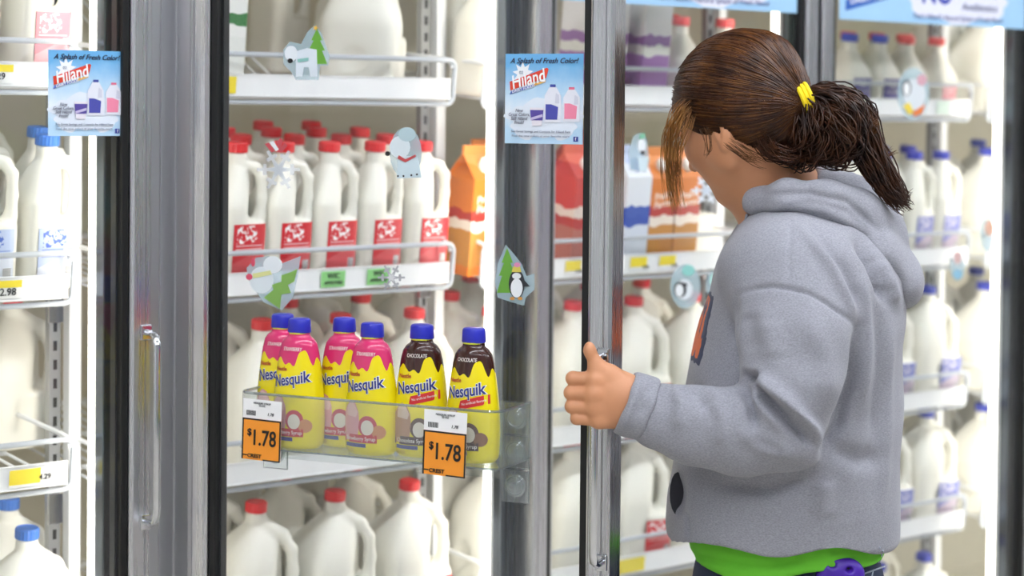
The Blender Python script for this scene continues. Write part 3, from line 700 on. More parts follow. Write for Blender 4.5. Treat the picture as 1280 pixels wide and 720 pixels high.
cd2('penguin and tree cling above the clear suction shelf', [('backing', PALE, [(619, 352), (622, 330), (632, 306), (641, 316), (652, 330), (658, 345), (668, 342), (668, 362), (657, 372), (655, 382), (640, 378), (622, 372)]), ('tree', '#6aa63c', tree(634, 310, 366, 13)), ('body', '#2a2d33', E2(646, 355, 10, 18)), ('belly', '#eef2f5', E2(646, 360, 7.5, 12)), ('face', '#e8edf0', E2(646, 345, 5.5, 4)), ('hat', '#d9c85a', [(640, 340), (652, 340), (650, 332), (642, 333)]), ('pompom', '#d889b0', E2(647, 331, 4, 3)), ('wing', '#2a2d33', [(656, 350), (663, 358), (656, 358)]), ('foot', '#d99a4a', E2(641, 373, 3, 2)), ('foot', '#d99a4a', E2(651, 373, 3, 2))])
dcl = lambda lb, sh: cling(dc, Matrix.Identity(4), .0155, lb, sh)
dcl('pale blue bear cling left of the girl fringe', [('backing', PALE, [(786, 190), (792, 170), (800, 166), (808, 172), (812, 200), (808, 215), (788, 212)]), ('head', '#e9eff3', E2(802, 182, 5, 9)), ('nose', '#17181c', E2(803, 191, 2.6, 2.6)), ('body', '#d2e4ea', [(797, 196), (810, 196), (808, 214), (799, 214)]), ('hat', '#7fc0a0', [(799, 168), (806, 166), (806, 173), (799, 174)])])
dcl('white snowflake cling beside the girl chin', [('snowflake', '#e3e9f0', fl(883, 238, 19)), ('centre', '#cdd7e2', star(883, 238, 3, 7, 6))])
dcl('penguin cling below the orange cartons', [('backing', PALE, E2(857, 358, 19, 28)), ('body', '#dfe6ea', E2(855, 362, 11, 13)), ('head', '#26282d', E2(850, 362, 8, 10)), ('face', '#eef2f4', E2(849, 363, 5, 8)), ('hat', '#8fd0c8', E2(860, 338, 8, 7)), ('nose', '#17181c', E2(856, 356, 2.4, 2.4))])
dcl('pale teal cling just left of the grey hoodie chest', [('backing', PALE, E2(893, 356, 10, 18)), ('body', '#a9d6cd', E2(893, 350, 6, 8)), ('leaf', '#8fbf6a', E2(893, 368, 5, 6))])
dcl('tiny orange cone cling beside the grey hoodie', [('cone', '#e0663a', [(902, 338), (906, 320), (910, 338)]), ('stripe', '#f0ece4', [(903.5, 331), (908.5, 331), (909, 334), (903, 334)])])
dcl('blurred penguin cling on the rightmost door', [('backing', PALE, E2(1142, 117, 20, 33)), ('body', '#d9e0e4', E2(1143, 118, 14, 20)), ('eye_patch', '#26282d', E2(1133, 110, 6, 10)), ('eye', '#f2f4f5', E2(1133, 111, 4, 8)), ('cheek', '#d8a8b4', E2(1152, 100, 6, 7)), ('foot', '#e9d04a', [(1128, 132), (1136, 128), (1142, 140), (1136, 144)]), ('foot', '#e27a3c', [(1140, 140), (1150, 134), (1156, 130), (1152, 142), (1142, 146)])])
dcl('small pink and blue cling low on the rightmost door', [('backing', PALE, E2(1197, 333, 9, 18)), ('body', '#dcb9b4', E2(1197, 322, 5, 8)), ('nose', '#17181c', E2(1188, 325, 1.8, 1.8)), ('base', '#8fc0d8', E2(1197, 343, 6, 6))])
dcl('pale peach cling beside the rightmost light strip', [('backing', PALE, E2(1234, 292, 9, 22)), ('body', '#e8b9a0', E2(1237, 285, 6, 10)), ('eye', '#26282d', E2(1229, 295, 1.8, 1.8))])

# ------------------------------------------------------------------ tags in the price channels
def ctag(u, lev, px, py, w, col, label, name='price_tag', lines=None, h=.028, strip=None):
    x = atY(px, py, SY-.012).x; r = empty(name); r.matrix_world = on_shelf(u, lev, x, -.0135, 0, .013)
    MB().poly([(-w/2, -h/2), (w/2, -h/2), (w/2, h/2), (-w/2, h/2)], .0008, -.0012).build('card', ink(col), r)
    if strip: MB().poly([(-w/2, strip[1]*h), (w*strip[3], strip[1]*h), (w*strip[3], strip[2]*h), (-w/2, strip[2]*h)], .0003, -.0016).build('strip', ink(strip[0]), r)
    for (s, z, sz, xo) in lines or []: text('lettering', s, sz, BLACKP, r, (xo*w, -.0021, z*h), bold=.01)
    tag(r, label, 'shelf tag', 'tags in the shelf price channels'); return r
GL = [('WIC', .2, .013, 0), ('APPROVED', -.22, .0078, 0)]
ctag(0, 'B', 415, 346, .05, '#8fd583', 'left green approval tag between snowman and snowflake clings', 'approval_tag', GL)
ctag(0, 'B', 472, 344, .05, '#8fd583', 'right green approval tag partly behind silver snowflake cling', 'approval_tag', GL)
YS = ('#f2dc2c', .1, .5, .5)
ctag(-1, 'B', 3, 358, .06, '#f3f3f1', 'yellow and white price tag under blue capped jugs', 'price_tag', [('2.98', -.15, .016, .12)], strip=YS)
ctag(-1, 'A', -4, 90, .05, '#f3f3f1', 'yellow topped price tag at the top left edge', 'price_tag', [('3.29', -.15, .014, 0)], strip=YS)
ctag(-1, 'C', 38, 590, .075, '#f3f3f1', 'yellow price tag on the half empty shelf', 'price_tag', [('4.29', -.05, .012, .3)], strip=('#f2dc2c', -.35, .5, .2))
ctag(1, 'B', 717, 330, .05, '#f3f3f1', 'yellow price tag left of the open door edge', 'price_tag', [('3.99', -.25, .01, .2)], strip=('#f2dc2c', -.2, .5, .3))
ctag(1, 'B', 800, 328, .06, '#eef0f2', 'left of two yellow price tags under orange cartons', 'price_tag', [('3.99', -.25, .01, .2)], strip=('#f2dc2c', -.2, .5, .25))
ctag(1, 'B', 836, 327, .06, '#eef0f2', 'right of two yellow price tags under orange cartons', 'price_tag', [('3.99', -.25, .01, .2)], strip=('#f2dc2c', -.2, .5, .25))
ctag(1, 'D', 788, 706, .07, '#f0dd3c', 'plain yellow tag low beside the open door edge', 'price_tag')
ctag(2, 'A', 1068, 128, .055, '#f0e27a', 'yellow tag under the purple labelled jugs', 'price_tag')
ctag(2, 'A', 1178, 133, .05, '#dff0e2', 'pale green tag under the coral capped jug', 'price_tag')
ctag(0, 'A', 284, 107, .03, '#f2dc2c', 'yellow tag at left end of the top shelf', 'price_tag')

# ------------------------------------------------------------------ gable-top cartons
def carton_mat(name, base, band, fruit, logo='#f6efe6', lid=None):
    M = bpy.data.materials.new(name); M.use_nodes = True; T = M.node_tree; N = T.nodes; L = T.links; b = N['Principled BSDF']; b.inputs['Roughness'].default_value = .35
    tc = N.new('ShaderNodeTexCoord'); sp = N.new('ShaderNodeSeparateXYZ'); L.new(tc.outputs['Object'], sp.inputs[0])
    nz = N.new('ShaderNodeTexNoise'); nz.inputs['Scale'].default_value = 22; L.new(tc.outputs['Object'], nz.inputs['Vector'])
    ad = N.new('ShaderNodeMath'); ad.operation = 'MULTIPLY_ADD'; L.new(nz.outputs['Fac'], ad.inputs[0]); ad.inputs[1].default_value = .03; L.new(sp.outputs[2], ad.inputs[2])
    mr = N.new('ShaderNodeMapRange'); mr.inputs[1].default_value = 0; mr.inputs[2].default_value = .26; L.new(ad.outputs[0], mr.inputs[0])
    cr = N.new('ShaderNodeValToRGB'); cr.color_ramp.interpolation = 'CONSTANT'; L.new(mr.outputs[0], cr.inputs[0]); e = cr.color_ramp.elements
    e[0].position = 0; e[0].color = rgb(base); e[1].position = .9; e[1].color = rgb(lid or base)
    for p_, c in ((.12, fruit), (.40, logo), (.47, band), (.55, base)): q = e.new(p_); q.color = rgb(c)
    L.new(cr.outputs[0], b.inputs['Base Color']); MATS[name] = M; return M
def carton_mesh(w=.047, h=.19, t=.235):
    v = [(-w, -w, 0), (w, -w, 0), (w, w, 0), (-w, w, 0), (-w, -w, h), (w, -w, h), (w, w, h), (-w, w, h), (-w, -.003, t), (w, -.003, t), (w, .003, t), (-w, .003, t), (-w, -.003, t+.018), (w, -.003, t+.018), (w, .003, t+.018), (-w, .003, t+.018), (-w*.55, 0, t-.006), (w*.55, 0, t-.006)]
    f = [(3, 2, 1, 0), (0, 1, 5, 4), (1, 2, 6, 5), (2, 3, 7, 6), (3, 0, 4, 7), (4, 5, 9, 8), (6, 7, 11, 10), (8, 9, 13, 12), (10, 11, 15, 14), (12, 13, 14, 15), (9, 10, 14, 13), (11, 8, 12, 15), (5, 6, 17), (5, 17, 9), (6, 10, 17), (9, 17, 10), (7, 4, 16), (4, 8, 16), (7, 16, 11), (8, 11, 16)]
    return v, f
CV, CFc = carton_mesh()
def carton(u, lev, x, v, m_, capm, label, yaw=0., sc=1., sw=1., words=None, wcol='#f8f4ee', cat='carton'):
    key = 'carton_'+m_.name
    me = bpy.data.meshes.get(key) or mesh(key, CV, CFc, m_)
    o = obj('juice_carton', me); o.matrix_world = on_shelf(u, lev, x, v, yaw, .0005) @ Matrix.Diagonal((sw, sw, sc, 1))
    cme = bpy.data.meshes.get('spout_'+capm.name) or MB().lathe([(.0155, 0), (.016, .002), (.016, .012), (.0145, .014)], 24, rib=.04).me('spout_'+capm.name, capm)
    s = obj('spout_cap', cme, o); s.matrix_local = Matrix.Translation((0, -.026, .2115)) @ Matrix.Rotation(math.radians(46), 4, 'X')
    for (wd, z, sz, c) in words or []: text('lettering', wd, sz, ink(c), o, (0, -.0474, z), (math.pi/2, -.12, 0), .2, .012, width=.07)
    tag(o, label, cat, 'cartons in the cooler'); return o
OJ = carton_mat('orange_carton', '#dd7a24', '#b9352a', '#c98a3c', '#f3e6d8', '#e9904a'); RJ = carton_mat('red_carton', '#cf3526', '#e9d8cc', '#b86a5a', '#b92a20', '#e86a52')
BJ = carton_mat('blue_white_carton', '#e8ecf4', '#3a58b4', '#dfe6f2', '#2f4fae', '#c4d0ea'); PJ = carton_mat('purple_green_carton', '#f0eef0', '#9a6fae', '#b07cc0', '#f4f4ee', '#a57cb8'); GJ = carton_mat('green_white_carton', '#f0f2ee', '#2f7a3c', '#eef0ea', '#f6f6f2', '#f2f4f0')
OW = [('Prairie', .152, .022, '#fdf3e6'), ('Farms', .134, .02, '#fdf3e6')]
QX = lambda px, v: atY(px, 300, SY+v-.012).x
carton(1, 'B', QX(590, .06), .06, OJ, ink('#f6f4f0'), 'orange juice carton beside the left light strip, nearest the glass', .1, .95, .78, words=OW)
carton(1, 'B', QX(600, .15), .15, OJ, ink('#f6f4f0'), 'orange juice carton beside the left light strip, behind its neighbour', .1, .95, .78, words=OW)
carton(1, 'B', QX(716, .06), .06, RJ, ink('#f6f4f0'), 'red carton seen between steel frame and open door edge', .08, .95, .85)
carton(1, 'B', QX(780, .05), .05, BJ, ink('#3a58b4'), 'blue and white carton beside the open door edge', .08, .95, .76)
carton(1, 'B', QX(811, .055), .055, OJ, ink('#e8e4dc'), 'left orange juice carton behind the hanging fringe', .06, .93, .76, words=OW)
carton(1, 'B', QX(843, .06), .06, OJ, ink('#e8e4dc'), 'right orange juice carton behind the hanging fringe', .06, .93, .76, words=OW)
carton(1, 'B', 1.19, .20, RJ, ink('#f6f4f0'), 'red carton in second row behind blue and white carton', .1)
carton(1, 'A', QX(800, .06), .06, PJ, ink('#f6f4f0'), 'white carton with purple and green panels left of the girl head', .08, 1, .85)
carton(1, 'A', 1.10, .06, PJ, ink('#f6f4f0'), 'purple and white carton above the small gap by open door', .2)
carton(0, 'A', .228, .07, GJ, ink('#2f7a3c'), 'white carton with green panel at left of the top shelf', .3)
jug(0, 'A', .59, .10, 'gallon', 'red', None, 'big unlabelled milk jug alone on the top shelf', .75)
jug(0, 'A', .67, .27, 'half', 'teal', None, 'slim teal-capped jug at back of the top shelf')
jug(0, 'A', .60, .39, 'half', 'teal', None, 'slim teal-capped jug deepest on the top shelf')
jug(1, 'A', .845, .07, 'half', 'teal', None, 'slim teal-capped jug beside the left light strip, nearest the glass', .2)
jug(1, 'A', .88, .19, 'half', 'teal', None, 'slim teal-capped jug beside the left light strip, behind its neighbour')
for i, (x, v) in enumerate(((1.37, .08), (1.44, .18), (1.50, .08), (1.35, .28), (1.48, .30))):
    jug(1, 'A', x, v, 'short', 'coral', None, 'short coral-capped jug above the girl head, %s from left' % ORD[(1, 2, 4, 0, 3)[i]], .1)
jl = jug(1, 'B', 1.50, .2, 'short', 'red', None, 'white jug lying on its side behind the girl chin'); jl.matrix_world = on_shelf(1, 'B', QX(872, .10), .07, 0, .047) @ Matrix.Rotation(math.radians(-90), 4, 'X')

wr_ = empty('wire_ramp'); wr_.matrix_world = on_shelf(0, 'A', .15, .14, 0, .004)
for k in range(10): MB().tube([(.01+.03*k, 0, .002), (.01+.03*k, .02, .004), (.01+.03*k, .36, .14)], .0022, 6).build('wire', WIREW, wr_)
for v_, z_ in ((.02, .0), (.19, .068), (.35, .132)): MB().tube([(0, v_, z_), (.29, v_, z_)], .003, 6).build('cross_wire', WIREW, wr_)
for x_ in (.02, .26): MB().tube([(x_, .35, .13), (x_, .35, -.0035)], .003, 6).build('leg', WIREW, wr_)
tag(wr_, 'white wire ramp rising behind the polar bear cling, top shelf', 'wire rack')

# ------------------------------------------------------------------ clear suction-cup shelf on the open door, with syrup bottles
xl, zt_ = d2(333, 487, -.002); xr, _ = d2(664, 497, -.002)
TX0 = d2(300, 500, -.112)[0]; TX1 = d2(622, 500, -.112)[0]; TZ0 = d2(463, 570, -.11)[1]-.002; TZ1 = d2(463, 503, -.112)[1]
ACRYL2 = glass_mat('frosted_acrylic', (.9, .93, .93, 1), 1.5, .1, 2.0, .3, (.85, .88, .9, 1)); TR = empty('suction_shelf'); TR.matrix_world = D2M @ Matrix.Translation((TX0, 0, TZ0)); TW = TX1-TX0; TH = TZ1-TZ0
t = MB(); e_ = .0022
t.box((0, -.112, -.0025), (TW, -.006, 0))
def wall_strip(pts, z0, z1, th=.0022):
    m_ = MB(); n = len(pts); v = []
    for i, (x, y) in enumerate(pts):
        a_ = Vector(pts[min(i+1, n-1)])-Vector(pts[max(i-1, 0)]); a_.normalize(); nx, ny = a_.y*th, -a_.x*th
        v += [(x, y, z0), (x+nx, y+ny, z0), (x+nx, y+ny, z1), (x, y, z1)]
    f = []
    for i in range(n-1):
        for k in range(4): f.append((4*i+k, 4*i+4+k, 4*i+4+(k+1) % 4, 4*i+(k+1) % 4))
    f += [(0, 1, 2, 3), tuple(4*(n-1)+k for k in (3, 2, 1, 0))]; return m_.add(v, f)
rc = .02
path = [(-.002, -.006)] + [(-.002, -.112+rc)] + [(-.002+rc-rc*math.cos(t_), -.112+rc-rc*math.sin(t_)) for t_ in [math.pi/2*k/5 for k in range(1, 6)]] + [(TW+.002-rc+rc*math.sin(t_), -.112+rc-rc*math.cos(t_)) for t_ in [math.pi/2*k/5 for k in range(6)]] + [(TW+.002, -.006)]
t.build('tray_floor', ACRYL, TR)
wall_strip(path, -.002, TH).build('tray_wall', ACRYL, TR)
MB().tube([(x, y, TH) for x, y in path], .0022, 6).build('rim', ACEDGE, TR, True)
BX0, BX1 = xl-TX0, xr-TX0
bp = MB(); bp.box((BX0, -.0058, -.034), (BX1-.042, -.0035, TH)); bp.build('back_panel', ACRYL, TR)
def cup_module(x, z, parent):
    o = MB().box((x, -.0075, z), (x+.041, -.0045, z+.046), .001).build('suction_plate', ACRYL, parent)
    c = MB(); cx, cz = x+.02, z+.024
    c.lathe([(.0165, 0.0), (.0168, .0012), (.010, .006), (.0055, .0075), (.0055, .011), (.003, .012)], 28, (0, 0, 0))
    oo = c.build('suction_cup', ACRYL2, o, True); oo.matrix_local = Matrix.Translation((cx, -.0076, cz)) @ Matrix.Rotation(math.radians(90), 4, 'X')
    r_ = MB(); r_.tube([(cx+.013*math.cos(a_), -.0095, cz+.013*math.sin(a_)) for a_ in [2*math.pi*k/24 for k in range(24)]], .0012, 5, closed=True); r_.build('ring', ACEDGE, o)
    e5 = MB(); e5.tube([(x, -.0078, z), (x+.041, -.0078, z), (x+.041, -.0078, z+.046), (x, -.0078, z+.046)], .0011, 5, closed=True); e5.build('edge', ACEDGE, o)
for k in range(3): cup_module(BX1-.041, TH-.047-k*.0485, TR)
cup_module(BX0, -.05, TR)
tag(TR, 'clear acrylic suction-cup tray on the open door holding syrup bottles', 'tray')

bt = MB().tube([(x, y, -.001) for x, y in path], .0016, 6).build('base_edge', ACEDGE, TR)
YEL = '#f2df12'
def bottle_mat(name, top, drip='#f2df12'):
    M = bpy.data.materials.new(name); M.use_nodes = True; T = M.node_tree; N = T.nodes; L = T.links; b = N['Principled BSDF']; b.inputs['Roughness'].default_value = .22; b.inputs['Coat Weight'].default_value = .4
    tc = N.new('ShaderNodeTexCoord'); sp = N.new('ShaderNodeSeparateXYZ'); L.new(tc.outputs['Object'], sp.inputs[0])
    nz = N.new('ShaderNodeTexNoise'); nz.noise_dimensions = '2D'; nz.inputs['Scale'].default_value = 75; nz.inputs['Detail'].default_value = 0
    cx = N.new('ShaderNodeCombineXYZ'); L.new(sp.outputs[0], cx.inputs[0]); L.new(sp.outputs[1], cx.inputs[1]); L.new(cx.outputs[0], nz.inputs['Vector'])
    ad = N.new('ShaderNodeMath'); ad.operation = 'MULTIPLY_ADD'; L.new(nz.outputs['Fac'], ad.inputs[0]); ad.inputs[1].default_value = .042; L.new(sp.outputs[2], ad.inputs[2])
    gt = N.new('ShaderNodeMath'); gt.operation = 'GREATER_THAN'; gt.inputs[1].default_value = .1475; L.new(ad.outputs[0], gt.inputs[0])
    mx = N.new('ShaderNodeMix'); mx.data_type = 'RGBA'; L.new(gt.outputs[0], mx.inputs[0]); mx.inputs[6].default_value = rgb(YEL); mx.inputs[7].default_value = rgb(top)
    L.new(mx.outputs[2], b.inputs['Base Color']); return M
BPROF = [(0, .034), (.003, .038), (.012, .0395), (.04, .0405), (.07, .0395), (.1, .0365), (.125, .033), (.14, .0305), (.15, .0275), (.157, .0225), (.161, .0165), (.168, .0150)]
_bz = [p_[0] for p_ in BPROF]; _ba = [p_[1] for p_ in BPROF]
def bA(z): return float(np.interp(z, _bz, _ba))
BFL = .72
def bmesh_bottle(mt):
    zs = np.concatenate([np.linspace(0, .15, 26), np.linspace(.152, .168, 9)]); n = 36; v = []; f = []
    for z in zs:
        a_ = bA(z); fl_ = BFL if z < .145 else BFL+(1-BFL)*(z-.145)/.023
        for k in range(n): t_ = 2*math.pi*k/n; v.append((a_*math.cos(t_), a_*fl_*math.sin(t_), z))
    for i in range(len(zs)-1):
        for k in range(n): l = (k+1) % n; f.append((i*n+k, i*n+l, (i+1)*n+l, (i+1)*n+k))
    f += [tuple(range(n-1, -1, -1)), tuple((len(zs)-1)*n+k for k in range(n))]
    return mesh('bottle_body', v, f, mt, True)
def wrapp(off):
    def w_(co):                                # flat text (x, y up) -> bottle front; text objects are unrotated here
        x, z = co.x, co.y; a_ = bA(z); q = max(1-(x/(a_*1.002))**2, .02)
        return Vector((x, -a_*BFL*math.sqrt(q)-off-co.z, z))
    return w_
def wpoly(name, pts, col, parent, off):
    bm_ = bmesh.new(); vs = [bm_.verts.new((x, z, 0)) for x, z in pts]; bm_.faces.new(vs)
    bmesh.ops.triangulate(bm_, faces=bm_.faces[:]); bmesh.ops.subdivide_edges(bm_, edges=bm_.edges[:], cuts=3, use_grid_fill=True)
    wf = wrapp(off)
    for v_ in bm_.verts: v_.co = wf(v_.co)
    me = bpy.data.meshes.new(name); bm_.to_mesh(me); bm_.free(); me.materials.append(ink(col)); me.polygons.foreach_set('use_smooth', [True]*len(me.polygons)); return obj(name, me, parent)
def wtext(name, s, size, col, parent, x, z, ang, off, width, shear=0., bold=.0):
    ca, sa = math.cos(ang), math.sin(ang); wf = wrapp(off)
    def w_(co): return wf(Vector((x+co.x*ca-co.y*sa, z+co.x*sa+co.y*ca, co.z)))
    return text(name, s, size, ink(col), parent, (0, 0, 0), (0, 0, 0), shear, bold, ext=.00015, warp=w_, width=width)
CAPN = mat('bottle_cap_blue', '#2a2fb4', .3)
def bottle_proto(kind):
    choc = kind == 'choc'; top = '#3a1a14' if choc else '#d8316e'
    o = obj('syrup_bottle', bmesh_bottle(bottle_mat('wrap_'+kind, top)))
    cp = MB(); n = 28; prof = [(0, .0172), (.0015, .0178), (.017, .0168), (.0195, .0155), (.0205, .013)]
    v = [(r_*1.0*math.cos(2*math.pi*k/n), r_*.86*math.sin(2*math.pi*k/n), z) for z, r_ in prof for k in range(n)]
    f = [(i*n+k, i*n+(k+1) % n, (i+1)*n+(k+1) % n, (i+1)*n+k) for i in range(len(prof)-1) for k in range(n)]+[tuple(range(n-1, -1, -1)), tuple((len(prof)-1)*n+k for k in range(n))]
    ch = [cp.add(v, f).build('cap', CAPN, o, True, loc=(0, 0, .1665))]
    nk = MB().lathe([(.0155, 0), (.0155, .002)], 24).build('neck_ring', ink('#c9d030'), o, loc=(0, 0, .1648)); ch.append(nk)
    W_ = lambda *a_: ch.append(wpoly(*a_)); X_ = lambda *a_, **k_: ch.append(wtext(*a_, **k_))
    X_('flavour_name', 'CHOCOLATE' if choc else 'STRAWBERRY', .0075, '#f2e9e4', o, 0, .1435, 0, .0005, .03)
    X_('maker_name', 'Nestle', .0085, '#b5402c', o, -.017, .1145, .05, .0006, .021, bold=.02)
    W_('picture_drink', [(-.031, .02), (-.008, .02), (-.004, .045), (-.006, .062), (-.012, .074), (-.02, .077), (-.028, .07), (-.034, .06), (-.034, .04)], '#b98a6c' if choc else '#e3a3a6', o, .0004)
    W_('picture_foam', [(-.028, .056), (-.01, .054), (-.007, .062), (-.013, .072), (-.02, .075), (-.027, .069)], '#d9bfae' if choc else '#f0c6c4', o, .0007)
    W_('picture_sundae', ellp(.008, .042, .014, .015, 18), '#5b3526' if choc else '#c2364a', o, .0004)
    W_('picture_cream', ellp(.008, .040, .0095, .011, 16), '#e8ddcf', o, .0007)
    W_('picture_fruit', ellp(.024, .034, .009, .010, 14), '#8a5a3c' if choc else '#cf8a5a', o, .0005)
    W_('product_band', [(-.034, .018), (.022, .018), (.022, .0295), (-.034, .0295)], '#4a2a22' if choc else '#c62a34', o, .0009)
    X_('product_name', 'Chocolate Syrup' if choc else 'Strawberry Syrup', .008, '#f6efe8', o, -.004, .0238, 0, .0012, .048)
    W_('small_band', [(-.03, .0115), (.006, .0115), (.006, .017), (-.03, .017)], '#3b3f86', o, .0006)
    X_('weight', '22 OZ', .006, '#b58a24', o, -.022, .0065, 0, .0006, .016)
    if choc:
        W_('ribbon', [(-.009, .074), (.034, .084), (.033, .097), (-.006, .087)], '#cf2b30', o, .0006)
        X_('ribbon_text', 'No artificial flavors', .005, '#f4e4dc', o, .013, .0855, .22, .0009, .034)
    X_('brand_name', 'Nesquik', .023, '#f4f4f6', o, -.001, .1, .17, .0008, .060, shear=.1, bold=.05)
    X_('brand_name', 'Nesquik', .023, '#23307e', o, -.001, .1, .17, .0013, .058, shear=.1, bold=.018)
    kids(o, *ch); return o
BOT = {}
def bottle(px, off, kind, label, yaw):
    x, z = d2(px, 480, off)
    if kind not in BOT: BOT[kind] = bottle_proto(kind); o = BOT[kind]
    else: o = copy_tree(BOT[kind])
    o.matrix_world = D2M @ Matrix.Translation((x, off, TZ0+.0006)) @ Matrix.Rotation(yaw, 4, 'Z')
    tag(o, label, 'syrup bottle', 'syrup bottles in the clear tray')
bottle(374, -.077, 'straw', 'pink and yellow strawberry syrup bottle, leftmost in the tray front', .0)
bottle(353, -.034, 'straw', 'pink and yellow strawberry syrup bottle tucked behind the leftmost one', .05)
bottle(465, -.077, 'straw', 'pink and yellow strawberry syrup bottle beside the chocolate ones', .0)
bottle(430, -.036, 'straw', 'pink and yellow strawberry syrup bottle, third from left, set back', .05)
bottle(527, -.060, 'choc', 'brown and yellow chocolate syrup bottle behind the right price sign', .1)
bottle(592, -.066, 'choc', 'brown and yellow chocolate syrup bottle, rightmost in the tray', -.05)

def price_sign(c, label):
    """c: pixel corners TL, TR, BR, BL on the tray front"""
    off = -.1195; L_ = [d2(px, py, off) for px, py in c]
    x0 = (L_[0][0]+L_[3][0])/2; x1 = (L_[1][0]+L_[2][0])/2; z1 = (L_[0][1]+L_[1][1])/2; z0 = (L_[2][1]+L_[3][1])/2
    w, h = x1-x0, z1-z0; r = empty('price_sign'); r.matrix_world = D2M @ Matrix.Translation((x0, off, z0)) @ Matrix.Rotation(math.radians(1.5), 4, 'Y')
    pb = lambda nm, pts, m_, lay: MB().poly([(x*w, z*h) for x, z in pts], .0004, -.0004*lay).build(nm, m_, r)
    pb('card', [(0, 0), (1, 0), (1, 1), (0, 1)], ink('#f2f2f2'), 1)
    pb('orange_panel', [(0, 0), (1, 0), (1, .68), (0, .68)], ink('#f79a2c'), 2)
    fr = [(.04, .03), (.96, .03), (.96, .65), (.04, .65)]
    pb('border', [(.0, .0), (.035, .0), (.035, .68), (.0, .68)], BLACKP, 3); pb('border', [(.965, .0), (1, .0), (1, .68), (.965, .68)], BLACKP, 3)
    pb('border', [(.035, .655), (.965, .655), (.965, .68), (.035, .68)], BLACKP, 3); pb('border', [(.55, .0), (.965, .0), (.965, .022), (.55, .022)], BLACKP, 3); pb('border', [(.035, .06), (.14, .06), (.14, .08), (.035, .08)], BLACKP, 3)
    text('price', '1.78', .36*h, BLACKP, r, (.57*w, -.0021, .36*h), bold=.012, width=.58*w); text('dollar', '$', .16*h, BLACKP, r, (.2*w, -.0021, .45*h), bold=.02)
    text('store_name', 'CREST', .085*h, BLACKP, r, (.34*w, -.0021, .065*h), bold=.02, width=.36*w)
    text('item_line', 'NESQUIK SYRUP\n22 OZ', .045*h, ink('#55565a'), r, (.5*w, -.0011, .92*h)); text('unit_price', '1.78', .07*h, BLACKP, r, (.72*w, -.0011, .77*h), shear=.2)
    for k in range(9): pb('barcode_line', [(.1+k*.027, .73), (.115+k*.027, .73), (.115+k*.027, .81), (.1+k*.027, .81)], BLACKP, 2)
    tag(r, label, 'price sign', 'orange price signs on the tray'); return r
price_sign([(302, 498), (350, 500), (351, 577), (303, 573)], 'orange price sign at the left end of the clear tray')
price_sign([(530, 512), (583, 514), (581, 597), (527, 591)], 'orange price sign below the chocolate syrup bottles')

# ------------------------------------------------------------------ the girl holding the door
R3 = np.array([CR, CF, CU])                                   # camera axes (only to read measurements off the photograph)
RX, FY = _R0, _F0                                             # her own frame: x to the photo's right, y away, z up
_o = CC + ray(985, 400)*2.95; GO = np.array([_o[0], _o[1], 0.])
def lp(px, py, D):
    w_ = CC + ray(px, py)*D - GO; return np.array([w_ @ RX, w_ @ FY, w_[2]])
def l2w(V): return V[:, :1]*RX[None]+V[:, 1:2]*FY[None]+V[:, 2:3]*_Z[None]+GO[None]
def l2px(V):
    w_ = l2w(V)-CC; d = w_ @ CF; return PPX+FPX*(w_ @ CR)/d, PPY-FPX*(w_ @ CU)/d
GM = Matrix(((RX[0], FY[0], 0, GO[0]), (RX[1], FY[1], 0, GO[1]), (0, 0, 1, 0), (0, 0, 0, 1)))
MPP = 2.85/FPX                                                # metres per pixel at her depth

